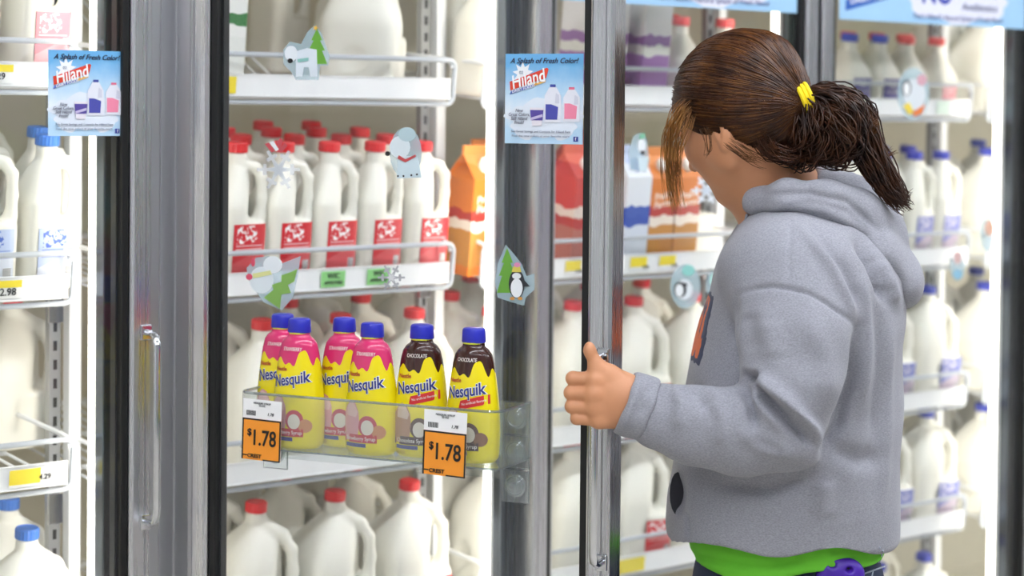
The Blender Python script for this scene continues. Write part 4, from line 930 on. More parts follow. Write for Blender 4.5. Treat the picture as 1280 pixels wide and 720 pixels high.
SKIN = mat('skin', '#cf926a', .5, noise=(25, .07), bump=(220, .06), sss=.12)
def hoodie_mat():
    M = bpy.data.materials.new('heather_grey_fleece'); M.use_nodes = True; T = M.node_tree; N = T.nodes; L = T.links; b = N['Principled BSDF']
    b.inputs['Roughness'].default_value = .95; b.inputs['Specular IOR Level'].default_value = .1; b.inputs['Sheen Weight'].default_value = .15
    tc = N.new('ShaderNodeTexCoord')
    def noise(sc, mapping=None, det=3):
        n_ = N.new('ShaderNodeTexNoise'); n_.inputs['Scale'].default_value = sc; n_.inputs['Detail'].default_value = det
        if mapping: mp = N.new('ShaderNodeMapping'); mp.inputs['Scale'].default_value = mapping; L.new(tc.outputs['Object'], mp.inputs[0]); L.new(mp.outputs[0], n_.inputs['Vector'])
        else: L.new(tc.outputs['Object'], n_.inputs['Vector'])
        return n_.outputs['Fac']
    cr = N.new('ShaderNodeValToRGB'); e = cr.color_ramp.elements; e[0].position = .3; e[0].color = rgb('#88888f'); e[1].position = .7; e[1].color = rgb('#a2a3ab'); L.new(noise(1, (330, 330, 900)), cr.inputs[0])
    at = N.new('ShaderNodeAttribute'); at.attribute_name = 'chest_print'; sp = N.new('ShaderNodeSeparateXYZ'); L.new(at.outputs['Vector'], sp.inputs[0])
    def ma(op, a, c=None):
        q = N.new('ShaderNodeMath'); q.operation = op
        for i, x in ((0, a), (1, c)):
            if isinstance(x, (int, float)): q.inputs[i].default_value = x
            elif x is not None: L.new(x, q.inputs[i])
        return q.outputs[0]
    def mix(f, A, B):
        q = N.new('ShaderNodeMix'); q.data_type = 'RGBA'; L.new(f, q.inputs[0])
        for i, x in ((6, A), (7, B)):
            if isinstance(x, tuple): q.inputs[i].default_value = x
            else: L.new(x, q.inputs[i])
        return q.outputs[2]
    wob = ma('MULTIPLY', noise(45), .35)
    f = ma('ADD', sp.outputs[0], wob)
    c = mix(ma('GREATER_THAN', f, .30), cr.outputs[0], rgb('#2c3450')); c = mix(ma('GREATER_THAN', f, .52), c, rgb('#e06a2a'))
    c = mix(ma('MULTIPLY', ma('GREATER_THAN', f, .52), ma('GREATER_THAN', noise(1, (60, 60, 22)), .56)), c, rgb('#38405c'))
    L.new(c, b.inputs['Base Color'])
    bp = N.new('ShaderNodeBump'); bp.inputs['Strength'].default_value = .25; bp.inputs['Distance'].default_value = .0012; L.new(noise(420), bp.inputs['Height']); L.new(bp.outputs[0], b.inputs['Normal'])
    return M
HOOD = hoodie_mat()
GREEN = mat('lime_tshirt', '#6cc43a', .85, bump=(300, .15)); GREEN.node_tree.nodes['Principled BSDF'].inputs['Specular IOR Level'].default_value = .15
DENIM = mat('dark_denim', '#2a3450', .85, noise=(350, .35), bump=(400, .3)); PURP = mat('purple_rubber', '#46209c', .4)
STITCH = mat('denim_thread', '#b9bfd0', .8); SHOE = mat('shoe_canvas', '#2b2b30', .7); SOLE = mat('shoe_sole', '#e6e4de', .6)

# head frame
HC = lp(921, 134, 2.93); th, ps = math.radians(30), math.radians(45)
Hf = np.array([-math.cos(th)*math.cos(ps), math.cos(th)*math.sin(ps), -math.sin(th)]); Hs = np.array([-math.sin(ps), -math.cos(ps), 0]); Hu = np.cross(Hf, Hs)
HR = np.array([Hf, Hs, Hu])
def hp(f, s, u): return HC+f*Hf+s*Hs+u*Hu
# --- skin: head and neck (fine grid)
g = SDF(HC-[.17, .17, .3], HC+[.17, .17, .15], .0025)
g.ell(hp(-.005, 0, .012), (.09, .073, .08), HR, .01)
g.ell(hp(.03, 0, -.03), (.062, .064, .075), HR, .03)                       # mid face
g.ell(hp(.045, 0, -.075), (.042, .048, .045), HR, .03)                     # jaw
g.ell(hp(.074, 0, -.105), (.018, .022, .016), HR, .02)                     # chin
for s_ in (-1, 1):
    g.ell(hp(.055, s_*.043, -.04), (.026, .022, .026), HR, .02)            # cheek
    g.ell(hp(.006, s_*.058, -.066), (.026, .014, .03), HR, .025)           # jaw angle
    g.ell(hp(.079, s_*.032, -.006), (.016, .017, .011), HR, .008, 's')     # eye socket
    g.ell(hp(.072, s_*.031, -.008), (.014, .0145, .0125), HR, .003)        # eyeball
    g.ell(hp(.078, s_*.031, -.001), (.010, .017, .004), HR, .004)          # upper lid
    g.ell(hp(.083, s_*.03, .012), (.012, .022, .007), HR, .012)            # brow
    # ear
    g.ell(hp(-.010, s_*.073, -.046), (.014, .0075, .024), HR, .004)
    g.ell(hp(-.007, s_*.083, -.046), (.0065, .009, .013), HR, .002, 's'); g.ell(hp(-.004, s_*.073, -.067), (.007, .006, .008), HR, .005)
g.chain([hp(.088, 0, .006), hp(.1, 0, -.02), hp(.112, 0, -.037)], [.006, .008, .0095], .012)      # nose
for s_ in (-1, 1): g.ell(hp(.1, s_*.010, -.042), (.009, .006, .006), HR, .006)
g.ell(hp(.091, 0, -.064), (.008, .021, .006), HR, .005); g.ell(hp(.088, 0, -.074), (.008, .019, .0065), HR, .005)   # lips
nb = lp(1000, 285, 2.95)
g.cone(hp(-.012, 0, -.045), nb, .052, .06, .035); g.cone(hp(.01, 0, -.08), lp(968, 280, 2.95), .04, .05, .03)
Vh, Qh = g.net(2)
# --- skin: hand and forearm (fine grid)
bar_w = np.array(D2M @ Vector((.693, -.034, 1.05))); DB = float((bar_w-CC) @ CF)
kp = [(744, 474), (742, 492), (743, 509), (748, 525)]; pip = [(716, 473), (714, 491), (715, 508), (721, 523)]; mid = [(721, 474), (719, 492), (720, 508), (726, 523)]; tip = [(746, 476), (745, 493), (745, 509), (748, 523)]
fr = [.0098, .0102, .0098, .0088]
wr = lp(800, 508, DB-.014); gl_ = lp(705, 430, DB-.06); gh_ = lp(850, 545, DB+.05)
g = SDF(np.minimum(gl_, gh_)-[.01, .02, .01], np.maximum(gl_, gh_)+[.01, .02, .01], .0017)
K = [lp(a_, b_, DB-.026+.003*abs(i-1)) for i, (a_, b_) in enumerate(kp)]
for i in range(4):
    g.cone(lp(790, 492+i*9, DB-.018), K[i], .0165, .0125, .014)
g.ell(lp(768, 500, DB-.014), (.030, .019, .033), None, .012)
g.ell(lp(772, 484, DB-.012), (.022, .019, .018), None, .014)
for i in range(4):
    p1, p2, p3 = lp(*pip[i], DB-.014), lp(*mid[i], DB+.017), lp(*tip[i], DB+.017)
    r_ = fr[i]
    g.cone(K[i], p1, r_*1.04, r_*.98, .0032); g.cone(p1, p2, r_, r_*.9, .003); g.cone(p2, p3, r_*.88, r_*.75, .002)
    g.ell(K[i]+np.array([.002, -.006, 0]), (.0095, .007, .0085), None, .008)                     # knuckle
g.chain([lp(786, 486, DB-.012), lp(762, 468, DB-.018), lp(746, 458, DB-.020), lp(738, 439, DB-.021)], [.0175, .0122, .0098, .0078], .010)
g.ell(lp(736.5, 437, DB-.022), (.0076, .0085, .011), None, .006)
g.cone(lp(788, 503, DB-.014), wr, .0275, .026, .02); g.cone(wr, lp(845, 515, DB-.018), .026, .03, .01)
Vk, Qk = g.net(1)
# --- skin: trunk, other arm, legs (coarse grid; wholly inside the clothes)
g = SDF((-.2, -.26, .03), (.25, .27, 1.36), .008)
g.ell((.0, 0, 1.05), (.10, .14, .22), None, .03); g.ell((.0, 0, .88), (.10, .125, .12), None, .03); g.cone((.015, 0, 1.2), nb, .07, .06, .04)
for s_ in (-1, 1): g.chain([(.01, s_*.085, .84), (.015, s_*.09, .46), (.03, s_*.09, .09)], [.07, .055, .04], .02); g.cone((.03, s_*.09, .07), (-.07, s_*.095, .055), .035, .03, .02)
g.chain([(.01, .17, 1.19), (.05, .2, .96), (-.01, .2, .78)], [.045, .038, .03], .03); g.ell((-.02, .2, .71), (.03, .02, .05), None, .02)
shl = lp(988, 345, 2.81); elb = lp(972, 530, 2.735)
g.chain([shl, elb, lp(850, 515, DB-.02)], [.045, .038, .03], .03)
Vt, Qt = g.net(1)
V = np.concatenate([Vh, Vk, Vt]); Q = np.concatenate([Qh, Qk+len(Vh), Qt+len(Vh)+len(Vk)])
person = obj('person', npmesh('person', V, Q, SKIN)); person.matrix_world = GM
tag(person, 'girl in grey hoodie bending her head while gripping the open door handle', 'person')

# --- hoodie
prof = [(702, 842, 1112, .165), (690, 838, 1114, .18), (660, 834, 1119, .195), (620, 836, 1120, .2), (560, 846, 1120, .2), (470, 863, 1123, .2), (400, 878, 1127, .2), (340, 896, 1124, .195), (305, 910, 1105, .17), (280, 925, 1078, .13), (262, 940, 1055, .1), (245, 955, 1040, .09)]
pz, pc, pr_, pd = [], [], [], []
for y_, a_, b_, d_ in reversed(prof):
    A, B = lp(a_, y_, 2.95), lp(b_, y_, 2.95); pz.append(A[2]); pc.append((A[0]+B[0])/2); pr_.append((B[0]-A[0])/2); pd.append(d_)
o_ = np.argsort(pz); pz, pc, pr_, pd = (np.array(q)[o_] for q in (pz, pc, pr_, pd))
zhem = lp(975, 672, 2.95)[2]; ztop = pz.max()
g = SDF((-.30, -.30, zhem-.05), (.24, .28, 1.46), .0036)
def torso(X, Y, Z):
    z = np.clip(Z, pz[0], pz[-1]); cx = np.interp(z, pz, pc); rx = np.interp(z, pz, pr_); ry = np.interp(z, pz, pd)
    n_ = 2.35; x = np.abs((X-cx)/rx); y = np.abs(Y/ry)
    d = ((x**n_+y**n_+1e-12)**(1/n_)-1)*np.minimum(rx, ry)*.92
    hem = zhem+.016*np.clip(-Y/.2, 0, 1)+.006*np.sin(X*40)
    return np.maximum(np.maximum(d, hem-Z), Z-ztop)
g.put(torso, (-.22, -.22, zhem-.02), (.24, .22, ztop), .008)
g.ell(lp(992, 335, 2.84), (.098, .095, .075), None, .05)                                          # near shoulder
g.ell(lp(1000, 335, 3.06), (.098, .095, .075), None, .05)
W_ = [lp(990, 350, 2.80), lp(990, 420, 2.762), lp(989, 480, 2.742), lp(972, 528, 2.735), lp(925, 538, 2.74), lp(870, 531, 2.748), lp(828, 519, DB-.014)]
rw = [.086, .081, .072, .065, .0615, .056, .046]
for i in range(6): g.cone(W_[i], W_[i+1], rw[i], rw[i+1], .022 if i == 0 else .007)
g.ell(lp(1000, 548, 2.738), (.034, .05, .036), None, .03)                                         # elbow point
g.chain([lp(1010, 345, 3.08), (.05, .215, .98), (0, .215, .79)], [.078, .068, .05], .02)          # far sleeve hangs down
sl = np.array([-.93, 0, .36]); mo = lp(800, 509, DB-.012)                                         # sleeve ends inside its cuff
g.put(lambda X, Y, Z: -((X-mo[0])*sl[0]+(Y-mo[1])*sl[1]+(Z-mo[2])*sl[2]), mo-.08, mo+.08, .004, 's')
g.cone(lp(1000, 255, 2.95), lp(1060, 262, 2.95), .06, .055, .02)
g.cone(lp(1002, 300, 2.95), lp(958, 205, 2.945), .058, .064, .01, 's')                             # neck opening
g.ell(lp(845, 617, 2.87), (.018, .04, .033), None, .006, 's')                                     # pocket mouth
Vg, Qg = g.net(2)
N_ = normals(Vg, Qg); px_, py_ = l2px(Vg)
def crease(pts, wid, dep, jit=0.):
    """press a fold line into the cloth (measured along the cloth that faces the aisle)"""
    best = np.full(len(Vg), 1e9); tt = np.zeros(len(Vg)); n_ = len(pts)-1
    for i in range(n_):
        a_, b_ = np.array(pts[i], float), np.array(pts[i+1], float); ab = b_-a_
        t_ = np.clip(((px_-a_[0])*ab[0]+(py_-a_[1])*ab[1])/(ab @ ab), 0, 1)
        d_ = np.hypot(px_-a_[0]-t_*ab[0], py_-a_[1]-t_*ab[1]); m_ = d_ < best; best = np.where(m_, d_, best); tt = np.where(m_, (i+t_)/n_, tt)
    end = np.clip(np.minimum(tt, 1-tt)/.18, 0, 1)
    return dep*np.exp(-(best/wid)**2)*(.25+.75*end)*np.clip(-N_[:, 1]*2.2+.35, 0, 1)
dsp = np.zeros(len(Vg))
for pts, wid, dep in [
    ([(925, 480), (938, 503), (944, 530)], 5, -.010), ([(932, 476), (962, 501), (995, 533), (1018, 556)], 7, -.011), ([(945, 468), (985, 502), (1026, 552)], 9, .009), ([(926, 470), (952, 471)], 5, -.010),
    ([(935, 490), (955, 512), (975, 535)], 6, .004), ([(925, 540), (960, 560), (1000, 572)], 10, .004), ([(940, 548), (980, 566)], 6, -.003),
    ([(840, 478), (852, 505), (846, 540)], 9, .004), ([(868, 482), (884, 512)], 9, -.004), ([(890, 490), (905, 525), (900, 560)], 10, .003), ([(800, 470), (785, 510), (772, 540)], 6, .003),
    ([(922, 368), (945, 361), (963, 358), (985, 361), (1010, 368), (1030, 380), (1050, 394), (1066, 407)], 2.6, -.0032), ([(989, 272), (987, 305), (985, 356)], 2.2, -.0015),
    ([(1071, 297), (1090, 326), (1102, 354), (1108, 376)], 7, -.012), ([(1096, 325), (1110, 352), (1118, 380)], 7, .006),
    ([(1003, 285), (1035, 325), (1056, 370), (1064, 400)], 7, .0045), ([(1020, 290), (1055, 335), (1074, 380)], 7, -.0045), 
    ([(1079, 350), (1083, 420), (1078, 510)], 7, .005), ([(1070, 408), (1066, 470), (1050, 532), (1032, 572)], 6, -.008), ([(1098, 390), (1100, 470), (1094, 560)], 8, -.004), ([(1112, 400), (1110, 520), (1104, 640)], 7, .003),
    ([(1040, 560), (1075, 575), (1100, 570)], 12, -.005), ([(1030, 600), (1032, 650)], 14, .004), ([(900, 605), (960, 612), (1010, 600)], 9, -.005), ([(858, 640), (858, 672)], 2.5, -.004),
    ([(920, 372), (914, 420), (920, 460)], 5, -.006), ([(905, 300), (895, 350), (884, 420)], 6, .003), ([(935, 390), (940, 440)], 12, -.003), ([(1010, 400), (1030, 450), (1035, 500)], 12, .003), ([(960, 400), (968, 450)], 14, .003)]:
    dsp += 1.9*crease(pts, wid, dep)
rr_ = np.random.RandomState(4)
for _ in range(26):                                            # slow unevenness of soft fleece
    k_ = rr_.normal(0, 22, 3); ph = rr_.uniform(0, 6.28); dsp += .00055*np.sin(Vg @ k_+ph)
Vg = Vg+N_*dsp[:, None]; Vg = laplace(Vg, Qg, .4)
me = npmesh('hoodie', Vg, Qg, HOOD)
cz0 = lp(880, 412, 2.9)[2]; q = np.maximum(np.abs(Vg[:, 1]-.06)/.125, np.abs(Vg[:, 2]-cz0)/.052); val = np.where((N_[:, 0] < -.25) & (Vg[:, 0] < -.03), np.clip(1-q, -1, 1), -1)
pv = np.zeros((len(Vg), 3), np.float32); pv[:, 0] = val*1.6+.1
at = me.attributes.new('chest_print', 'FLOAT_VECTOR', 'POINT'); at.data.foreach_set('vector', pv.ravel())
hoodie = obj('hoodie', me, person)
dr = MB().tube([tuple(lp(934, 268, 2.9)), tuple(lp(930, 285, 2.89)), tuple(lp(926, 302, 2.885))], .0025, 8).build('drawstring', mat('grey_cord', '#9a9ba4', .9), hoodie, True)
dk = MB(); dk.add([tuple(lp(847+10*math.cos(a_), 617+27*math.sin(a_), 2.895)) for a_ in [2*math.pi*k/16 for k in range(16)]], [tuple(range(16))]); dk.build('pocket_shade', mat('pocket_shade', '#34343a', .95), hoodie)  # dark disc: the shade inside the pocket mouth put into colour

# --- turned cuff and hood: cloth layers of their own
g = SDF(lp(740, 560, DB-.1)-[.02, .02, .0], lp(850, 440, DB+.09)+[.02, .02, .0], .002)
g.cone(lp(812, 514, DB-.013), lp(784, 504, DB-.012), .0465, .0455, .004)
for m2, sg in ((lp(778, 502, DB-.012), 1), (lp(812, 513, DB-.012), -1)):
    g.put(lambda X, Y, Z: -sg*((X-m2[0])*sl[0]+(Y-m2[1])*sl[1]+(Z-m2[2])*sl[2]), m2-.1, m2+.1, .008, 's')
g.cone(lp(830, 520, DB-.013), lp(750, 492, DB-.012), .0375, .0375, .006, 's')
Vg, Qg = g.net(2); N_ = normals(Vg, Qg); px_, py_ = l2px(Vg)
dc_ = crease([(802, 470), (790, 505), (776, 545)], 5, .003)+crease([(812, 480), (800, 520)], 5, -.003)+.0008*np.sin(Vg @ np.array([90., 40, 130]))
obj('cuff', npmesh('cuff', Vg+N_*dc_[:, None], Qg, HOOD), hoodie)
g = SDF((-.12, -.2, 1.15), (.24, .2, 1.5), .003)
hx = np.array([.60, 0, -.80]); hz = np.array([.80, 0, .60])
g.ell(lp(1090, 312, 2.94), (.098, .13, .043), np.array([hx, [0, 1, 0], hz]), .014)
g.ell(lp(1118, 352, 2.93), (.03, .10, .036), None, .025)
ring = [lp(930, 261, 2.94), lp(948, 252, 2.88), lp(985, 247, 2.842), lp(1030, 253, 2.835), lp(1070, 270, 2.86), lp(1092, 292, 2.92), lp(1085, 262, 2.99), lp(1030, 240, 3.05), lp(985, 240, 3.045), lp(950, 252, 3.0), lp(930, 261, 2.95)]
g.chain(ring, [.010, .018, .024, .031, .038, .045, .042, .036, .03, .02, .010], .016)
g.chain([lp(1022, 218, 2.99), lp(1060, 228, 2.99), lp(1085, 250, 2.98)], [.010, .015, .02], .008)
g.chain([lp(1015, 226, 2.975), lp(1050, 236, 2.96), lp(1078, 254, 2.95)], [.006, .009, .012], .004)
g.cone(lp(1002, 300, 2.95), lp(952, 195, 2.945), .056, .062, .008, 's')
Vg, Qg = g.net(2); N_ = normals(Vg, Qg); px_, py_ = l2px(Vg); dc_ = np.zeros(len(Vg))
for pts, wid, dep in [([(945, 262), (985, 258), (1030, 262), (1075, 285)], 6, .005), ([(960, 244), (1010, 240), (1060, 252), (1100, 290)], 5, -.005), ([(1010, 250), (1060, 268), (1100, 305), (1125, 350)], 8, -.004), ([(1040, 262), (1085, 292), (1112, 335)], 8, .006), ([(1100, 300), (1128, 345), (1135, 372)], 8, .003), ([(975, 252), (1000, 250)], 4, .003)]: dc_ += crease(pts, wid, dep)
dc_ += .0012*np.sin(Vg @ np.array([60., 25, -45]))
obj('hood', npmesh('hood', Vg+N_*dc_[:, None], Qg, HOOD), hoodie)

# --- shirt tail, jeans, shoes
g = SDF((-.2, -.24, .72), (.24, .24, .93), .005)
def skirt(X, Y, Z):
    cx = np.interp(Z, [.74, .9], [.0, .0]); rx = .145-.02*np.clip((.88-Z)/.1, 0, 1); ry = .172
    d = (((np.abs((X-cx)/rx))**2.4+(np.abs(Y/ry))**2.4+1e-12)**(1/2.4)-1)*rx
    return np.maximum(np.maximum(d, (.850+.006*np.sin(X*30+1)+.016*np.clip(X/.13, -.3, 1))-Z), Z-.92)
g.put(skirt, (-.17, -.2, .76), (.17, .2, .92), .01); Vs, Qs = g.net(2)
Ns = normals(Vs, Qs); px_, py_ = l2px(Vs); N_ = Ns; Vg = Vs
d_ = crease([(858, 690), (900, 704), (960, 710), (1020, 700)], 4, -.006)+crease([(870, 700), (930, 712), (1000, 712)], 4, .004)+crease([(1040, 690), (1080, 683)], 4, -.003)
obj('tshirt', npmesh('tshirt', Vs+Ns*d_[:, None], Qs, GREEN), person)
g = SDF((-.2, -.26, .06), (.25, .26, .89), .007)
g.ell((.005, 0, .79), (.142, .175, .15), None, .03)
for s_ in (-1, 1): g.chain([(.012, s_*.085, .76), (.015, s_*.092, .45), (.03, s_*.092, .1)], [.098, .072, .065], .02)
g.put(lambda X, Y, Z: (.866+.16*np.clip(X, -.06, .16))-Z+0*Y, (-.2, -.26, .8), (.25, .26, .9), .004, 's')
Vj, Qj = g.net(2); jeans = obj('jeans', npmesh('jeans', Vj, Qj, DENIM), person)
def jx(px, py, lift=.0015):                                    # point on the near side of the jeans
    best = None; P0 = CC-GO; d0 = ray(px, py); o = np.array([P0 @ RX, P0 @ FY, CC[2]]); d = np.array([d0 @ RX, d0 @ FY, d0[2]])
    for t_ in np.linspace(2.6, 3.05, 300):
        q_ = o+d*t_; e_ = ((q_[0]-.005)/(.142+lift))**2+(q_[1]/(.175+lift))**2+((q_[2]-.79)/(.15+lift))**2
        if e_ <= 1: return tuple(q_)
    return tuple(o+d*2.8)
for pts in ([(1072, 712), (1100, 702), (1104, 688)], [(1078, 718), (1106, 708)], [(1090, 720), (1096, 695), (1100, 684)]):
    MB().tube([jx(*p_) for p_ in pts], .0011, 5).build('stitching', STITCH, jeans)
for s_ in (-1, 1):
    g = SDF((-.16, s_*.092-.06, -.005), (.1, s_*.092+.06, .13), .005)
    g.cone((.03, s_*.092, .05), (-.08, s_*.095, .04), .044, .037, .02); g.cone((.035, s_*.092, .05), (.035, s_*.092, .1), .045, .042, .02)
    g.put(lambda X, Y, Z: Z-.012+0*X+0*Y, (-.2, s_*.092-.07, -.02), (.12, s_*.092+.07, .012), .002, 's')
    Vs, Qs = g.net(2); sh = obj('shoe', npmesh('shoe', Vs, Qs, SHOE), person)
    MB().poly([(x, z) for x, z in ellp(-.022, 0, .102, .043, 28)], .013, 0).build('sole', SOLE, sh, loc=(0, s_*.093, .0135), rot=(-math.pi/2, 0, 0))
# --- purple holder clipped at her hip
pc_ = np.array(jx(1048, 716)); g = SDF(pc_-[.05, .04, .05], pc_+[.05, .04, .05], .002)
g.ell(pc_+[0, -.012, -.004], (.031, .013, .028), None, .01); g.ell(pc_+[.012, -.012, .002], (.022, .012, .02), None, .01); g.ell(pc_+[-.012, -.012, .004], (.02, .012, .02), None, .01)
for px2, py2 in ((1042, 708), (1063, 714)):
    e2 = lp(px2, py2, 2.78); g.ell(np.array([e2[0], pc_[1]-.027, e2[2]]), (.0058, .012, .0045), None, .002, 's')
Vs, Qs = g.net(1); hv = l2w(Vs); ho_c = hv.mean(0)
hold = obj('belt_holder', npmesh('belt_holder', hv-ho_c, Qs, PURP)); hold.location = ho_c
tag(hold, 'purple rubber holder with two dark holes clipped at girl hip', 'holder')
for px2, py2 in ((1042, 708), (1063, 714)):
    e2 = lp(px2, py2, 2.78); c2 = l2w(np.array([[e2[0], pc_[1]-.0145, e2[2]]]))[0]-ho_c
    b2 = MB(); b2.lathe([(.0052, 0), (.0052, .002)], 16); oo = b2.build('hole_backing', BLACKP, hold); oo.matrix_local = Matrix.Translation(c2) @ Matrix.Rotation(math.atan2(FY[1], FY[0])-math.pi/2, 4, 'Z') @ Matrix.Rotation(math.radians(90), 4, 'X')

# --- hair: shell, then combed strands, ponytail and fringe
def hairmat(name, a_, b_, rough=.42):
    M = bpy.data.materials.new(name); M.use_nodes = True; T = M.node_tree; N = T.nodes; L = T.links; b = N['Principled BSDF']; b.inputs['Roughness'].default_value = rough; b.inputs['Specular IOR Level'].default_value = .35
    tc = N.new('ShaderNodeTexCoord'); nt = N.new('ShaderNodeTexNoise'); nt.inputs['Scale'].default_value = 38; nt.inputs['Detail'].default_value = 4; L.new(tc.outputs['Object'], nt.inputs['Vector'])
    cr = N.new('ShaderNodeValToRGB'); e = cr.color_ramp.elements; e[0].position = .35; e[0].color = rgb(a_); e[1].position = .68; e[1].color = rgb(b_); L.new(nt.outputs['Fac'], cr.inputs[0]); L.new(cr.outputs[0], b.inputs['Base Color']); return M
HAIRD = hairmat('brown_hair', '#2e170c', '#4a2812'); HAIRM = hairmat('brown_strands', '#3f2410', '#6c431d'); HAIRL = hairmat('golden_fringe', '#74481f', '#a9763a', .5); HAIRK = hairmat('dark_tail', '#22110b', '#46260f')
SK = hp(-.010, 0, .012); SR = np.array([.103, .086, .094])
TIE = lp(1001, 129, 2.85); AX = lp(1024, 122, 2.885)-lp(985, 138, 2.885); AX /= np.linalg.norm(AX)
g = SDF(HC-[.16, .16, .16], HC+[.20, .16, .17], .003)
g.ell(SK, SR, HR, .01); g.ell(hp(-.034, 0, -.025), (.075, .077, .068), HR, .02); g.cone(SK-.05*Hf, TIE, .064, .012, .016)
g.ell(lp(976, 172, 2.90), (.042, .05, .036), None, .015)
a3, b3 = lp(838, 160, 2.9), lp(990, 212, 2.9); nn = np.array([(b3-a3)[2], 0, -(b3-a3)[0]]); nn /= np.linalg.norm(nn)      # points down
g.put(lambda X, Y, Z: -((X-a3[0])*nn[0]+(Z-a3[2])*nn[2])+0*Y, a3-[.2, .2, .2], b3+[.2, .2, .2], .02, 's')
g.ell(hp(.075, 0, -.055), (.062, .085, .085), HR, .02, 's')                                          # face left free
g.ell(lp(899, 186, 2.85), (.012, .02, .016), None, .006, 's')                                         # ear left free
GH = g; GG = np.gradient(g.d, g.h); Vs, Qs = g.net(2); hair = obj('hair', npmesh('hair', Vs, Qs, HAIRD), person)
rs = np.random.RandomState(11)
def strands(name, paths, rad, mt, parent, sides=3, kind=True):
    """many thin tapered tubes as one mesh"""
    P_ = np.array(paths); n_, k_, _ = P_.shape; t_ = np.gradient(P_, axis=1); t_ /= np.maximum(np.linalg.norm(t_, axis=2, keepdims=True), 1e-9)
    ref = np.array([.2, 1., .3]); a_ = np.cross(t_, ref); a_ /= np.maximum(np.linalg.norm(a_, axis=2, keepdims=True), 1e-9); b_ = np.cross(t_, a_)
    tp = np.interp(np.arange(k_)/(k_-1), [0, .15, .7, 1], [.5, 1, 1, .25])[None, :, None]*(np.asarray(rad)[:, None, None] if np.ndim(rad) else rad)
    ring_ = [P_+tp*(a_*math.cos(2*math.pi*s/sides)+b_*math.sin(2*math.pi*s/sides)) for s in range(sides)]
    V_ = np.stack(ring_, 2).reshape(-1, 3); base = (np.arange(n_)[:, None]*k_+np.arange(k_-1)[None])*sides; q_ = []
    for s in range(sides):
        s2 = (s+1) % sides; q_.append(np.stack([base+s, base+s2, base+sides+s2, base+sides+s], -1).reshape(-1, 4))
    o = obj(name, npmesh(name, V_, np.concatenate(q_), mt), parent)
    if kind: o['kind'] = 'stuff'
    return o
def onskull(dirs, ex): return SK+(dirs*SR*(1+ex)) @ HR
dt_ = HR @ (TIE-SK)/SR; dt_ /= np.linalg.norm(dt_)
def comb(n_, lo=0.):
    out = []
    while len(out) < n_:
        d0 = rs.normal(0, 1, 3); d0 /= np.linalg.norm(d0)
        if d0[0] < -.25: continue
        P0 = onskull(d0[None], 0)[0]
        if (P0-a3)[[0, 2]] @ nn[[0, 2]] > -.004: continue
        if d0[0] > .55 and d0[2] < .05: continue
        om = math.acos(np.clip(d0 @ dt_, -1, 1)); tt = np.linspace(0, 1, 16)[:, None]
        D_ = (np.sin((1-tt)*om)*d0+np.sin(tt*om)*dt_)/math.sin(om); D_ /= np.linalg.norm(D_, axis=1, keepdims=True)
        ex = .006+.012*rs.rand()+.012*np.sin(tt*math.pi)*rs.rand()
        P_ = onskull(D_, 0)+((D_/SR) @ HR)/np.linalg.norm((D_/SR) @ HR, axis=1, keepdims=True)*(ex*.085)
        w_ = np.clip((tt-.72)/.28, 0, 1)**1.4; P_ = P_*(1-w_)+(TIE+rs.normal(0, .006, 3)[None])*w_
        eps = .0006+.0022*rs.rand()
        for _ in range(3):                                     # lay the strand on the shell
            I_ = np.clip(np.round((P_-GH.lo)/GH.h).astype(int), 0, GH.n-1); ix = tuple(I_.T)
            gr = np.stack([q[ix] for q in GG], 1); gr /= np.maximum(np.linalg.norm(gr, axis=1, keepdims=True), 1e-6)
            P_ = P_+gr*np.clip(eps-GH.d[ix], -.004, .02)[:, None]
        P_[1:-1] = (P_[:-2]+2*P_[1:-1]+P_[2:])/4
        out.append(P_)
    return out
strands('combed_strands', comb(1500), .0009, HAIRM, hair); strands('combed_strands', comb(1500), .0011, HAIRD, hair)
def tail(ctrl, spread, n_, mt, rad, jit=.006, name='ponytail_strands'):
    C_ = np.array(ctrl); m_ = len(C_); u_ = np.linspace(0, m_-1, 20); S_ = np.array(spread); paths = []
    def cr(u):
        i = int(min(max(math.floor(u), 0), m_-2)); t = u-i; p0, p1, p2, p3 = C_[max(i-1, 0)], C_[i], C_[i+1], C_[min(i+2, m_-1)]
        return .5*((2*p1)+(-p0+p2)*t+(2*p0-5*p1+4*p2-p3)*t*t+(-p0+3*p1-3*p2+p3)*t**3)
    B_ = np.array([cr(u) for u in u_]); sp_ = np.interp(u_, np.arange(m_), S_)
    for _ in range(n_):
        o = rs.normal(0, 1, 3); o *= min(1, 1.4/np.linalg.norm(o))*rs.uniform(.5, 1.05); ph = rs.uniform(0, 6.28); end = rs.uniform(.82, 1.05)
        wv = np.stack([np.sin(u_*1.9+ph), np.cos(u_*1.5+ph*2), np.sin(u_*2.3+ph*3)], 1)*jit
        f_ = np.minimum(u_/(m_-1)*end, 1)*(m_-1); Bq = np.array([cr(u) for u in f_])
        paths.append(Bq+o[None]*sp_[:, None]+wv*np.linspace(.1, 1, 20)[:, None])
    return strands(name, paths, rad, mt, hair)
T0 = TIE+AX*.016
tail([T0, lp(1022, 122, 2.855), lp(1048, 130, 2.855), lp(1066, 150, 2.855), lp(1078, 178, 2.855), lp(1096, 210, 2.850), lp(1112, 236, 2.850), lp(1128, 254, 2.850)], [.007, .013, .021, .026, .020, .015, .012, .009], 560, HAIRK, .0014)
tail([T0, lp(1022, 128, 2.850), lp(1045, 142, 2.845), lp(1058, 165, 2.845), lp(1050, 188, 2.850), lp(1020, 196, 2.855)], [.007, .017, .026, .027, .019, .008], 480, HAIRK, .0014)
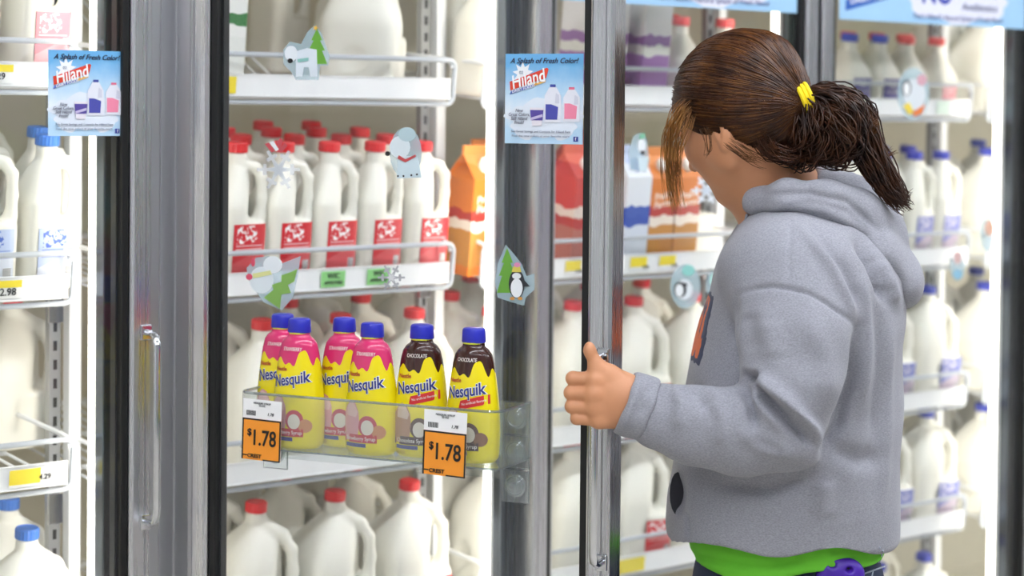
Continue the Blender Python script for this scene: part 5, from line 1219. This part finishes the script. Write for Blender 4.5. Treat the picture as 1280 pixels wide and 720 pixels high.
tail([T0, lp(1015, 140, 2.850), lp(1020, 165, 2.845), lp(1008, 185, 2.855), lp(985, 190, 2.865)], [.006, .019, .03, .026, .014], 380, HAIRK, .0015)
tail([T0, lp(1025, 116, 2.855), lp(1052, 124, 2.855), lp(1072, 138, 2.850), lp(1086, 150, 2.850), lp(1082, 142, 2.850)], [.006, .008, .010, .008, .006, .005], 90, HAIRM, .0009, .004, 'curled_strands')
tail([lp(1050, 150, 2.850), lp(1072, 160, 2.845), lp(1090, 164, 2.840), lp(1094, 156, 2.840), lp(1084, 152, 2.840)], [.010, .008, .006, .004, .003], 60, HAIRM, .0008, .003, 'curled_strands')
tail([lp(1078, 180, 2.850), lp(1098, 198, 2.850), lp(1108, 196, 2.850), lp(1120, 190, 2.850)], [.006, .005, .005, .008], 22, HAIRM, .0005, .003, 'stray_strands')
tail([lp(1096, 222, 2.850), lp(1112, 240, 2.850), lp(1125, 250, 2.850), lp(1138, 243, 2.850)], [.008, .007, .006, .005], 45, HAIRK, .0008, .003, 'stray_strands')
tail([lp(955, 180, 2.830), lp(965, 192, 2.835), lp(985, 196, 2.840), lp(1010, 192, 2.850)], [.012, .011, .010, .010], 120, HAIRD, .0008, .004, 'nape_strands')
tail([lp(856, 132, 2.88), lp(845, 146, 2.87), lp(838, 170, 2.87), lp(836, 215, 2.87), lp(843, 262, 2.87)], [.010, .010, .010, .011, .010], 60, HAIRL, .0006, .003, 'fringe_strands')
tail([lp(862, 142, 2.86), lp(855, 165, 2.85), lp(848, 190, 2.85), lp(846, 225, 2.85), lp(852, 258, 2.85)], [.008, .008, .006, .006, .005], 24, HAIRL, .0005, .003, 'fringe_strands')
tail([lp(880, 160, 2.845), lp(884, 172, 2.842), lp(886, 188, 2.842), lp(883, 196, 2.843)], [.005, .004, .003, .002], 9, HAIRM, .0004, .003, 'ear_wisps')
tail([lp(915, 178, 2.838), lp(935, 192, 2.84), lp(955, 200, 2.845)], [.009, .009, .009], 26, HAIRM, .0004, .004, 'nape_strands')
# eyelash
tail([hp(.082, .03, -.006), hp(.09, .033, -.009), hp(.096, .036, -.008)], [.002, .003, .004], 14, HAIRK, .0004, .0005, 'eyelash')
# yellow hair tie
ax_ = lp(1024, 122, 2.885)-lp(985, 138, 2.885); ax_ /= np.linalg.norm(ax_); e1 = np.cross(ax_, [0, 1., 0]); e1 /= np.linalg.norm(e1); e2_ = np.cross(ax_, e1)
tm = mat('yellow_elastic', '#efd413', .7, noise=(160, .15)); tie = empty('hair_tie'); tie.parent = person
for k in range(3):
    c3 = TIE+ax_*(.003+.006*k); MB().tube([tuple(c3+(e1*math.cos(a_)+e2_*math.sin(a_)*.8)*(.0225+.0012*math.sin(3*a_+k))) for a_ in [2*math.pi*i/28 for i in range(28)]], .0036, 8, closed=True).build('elastic_loop', tm, tie, True)
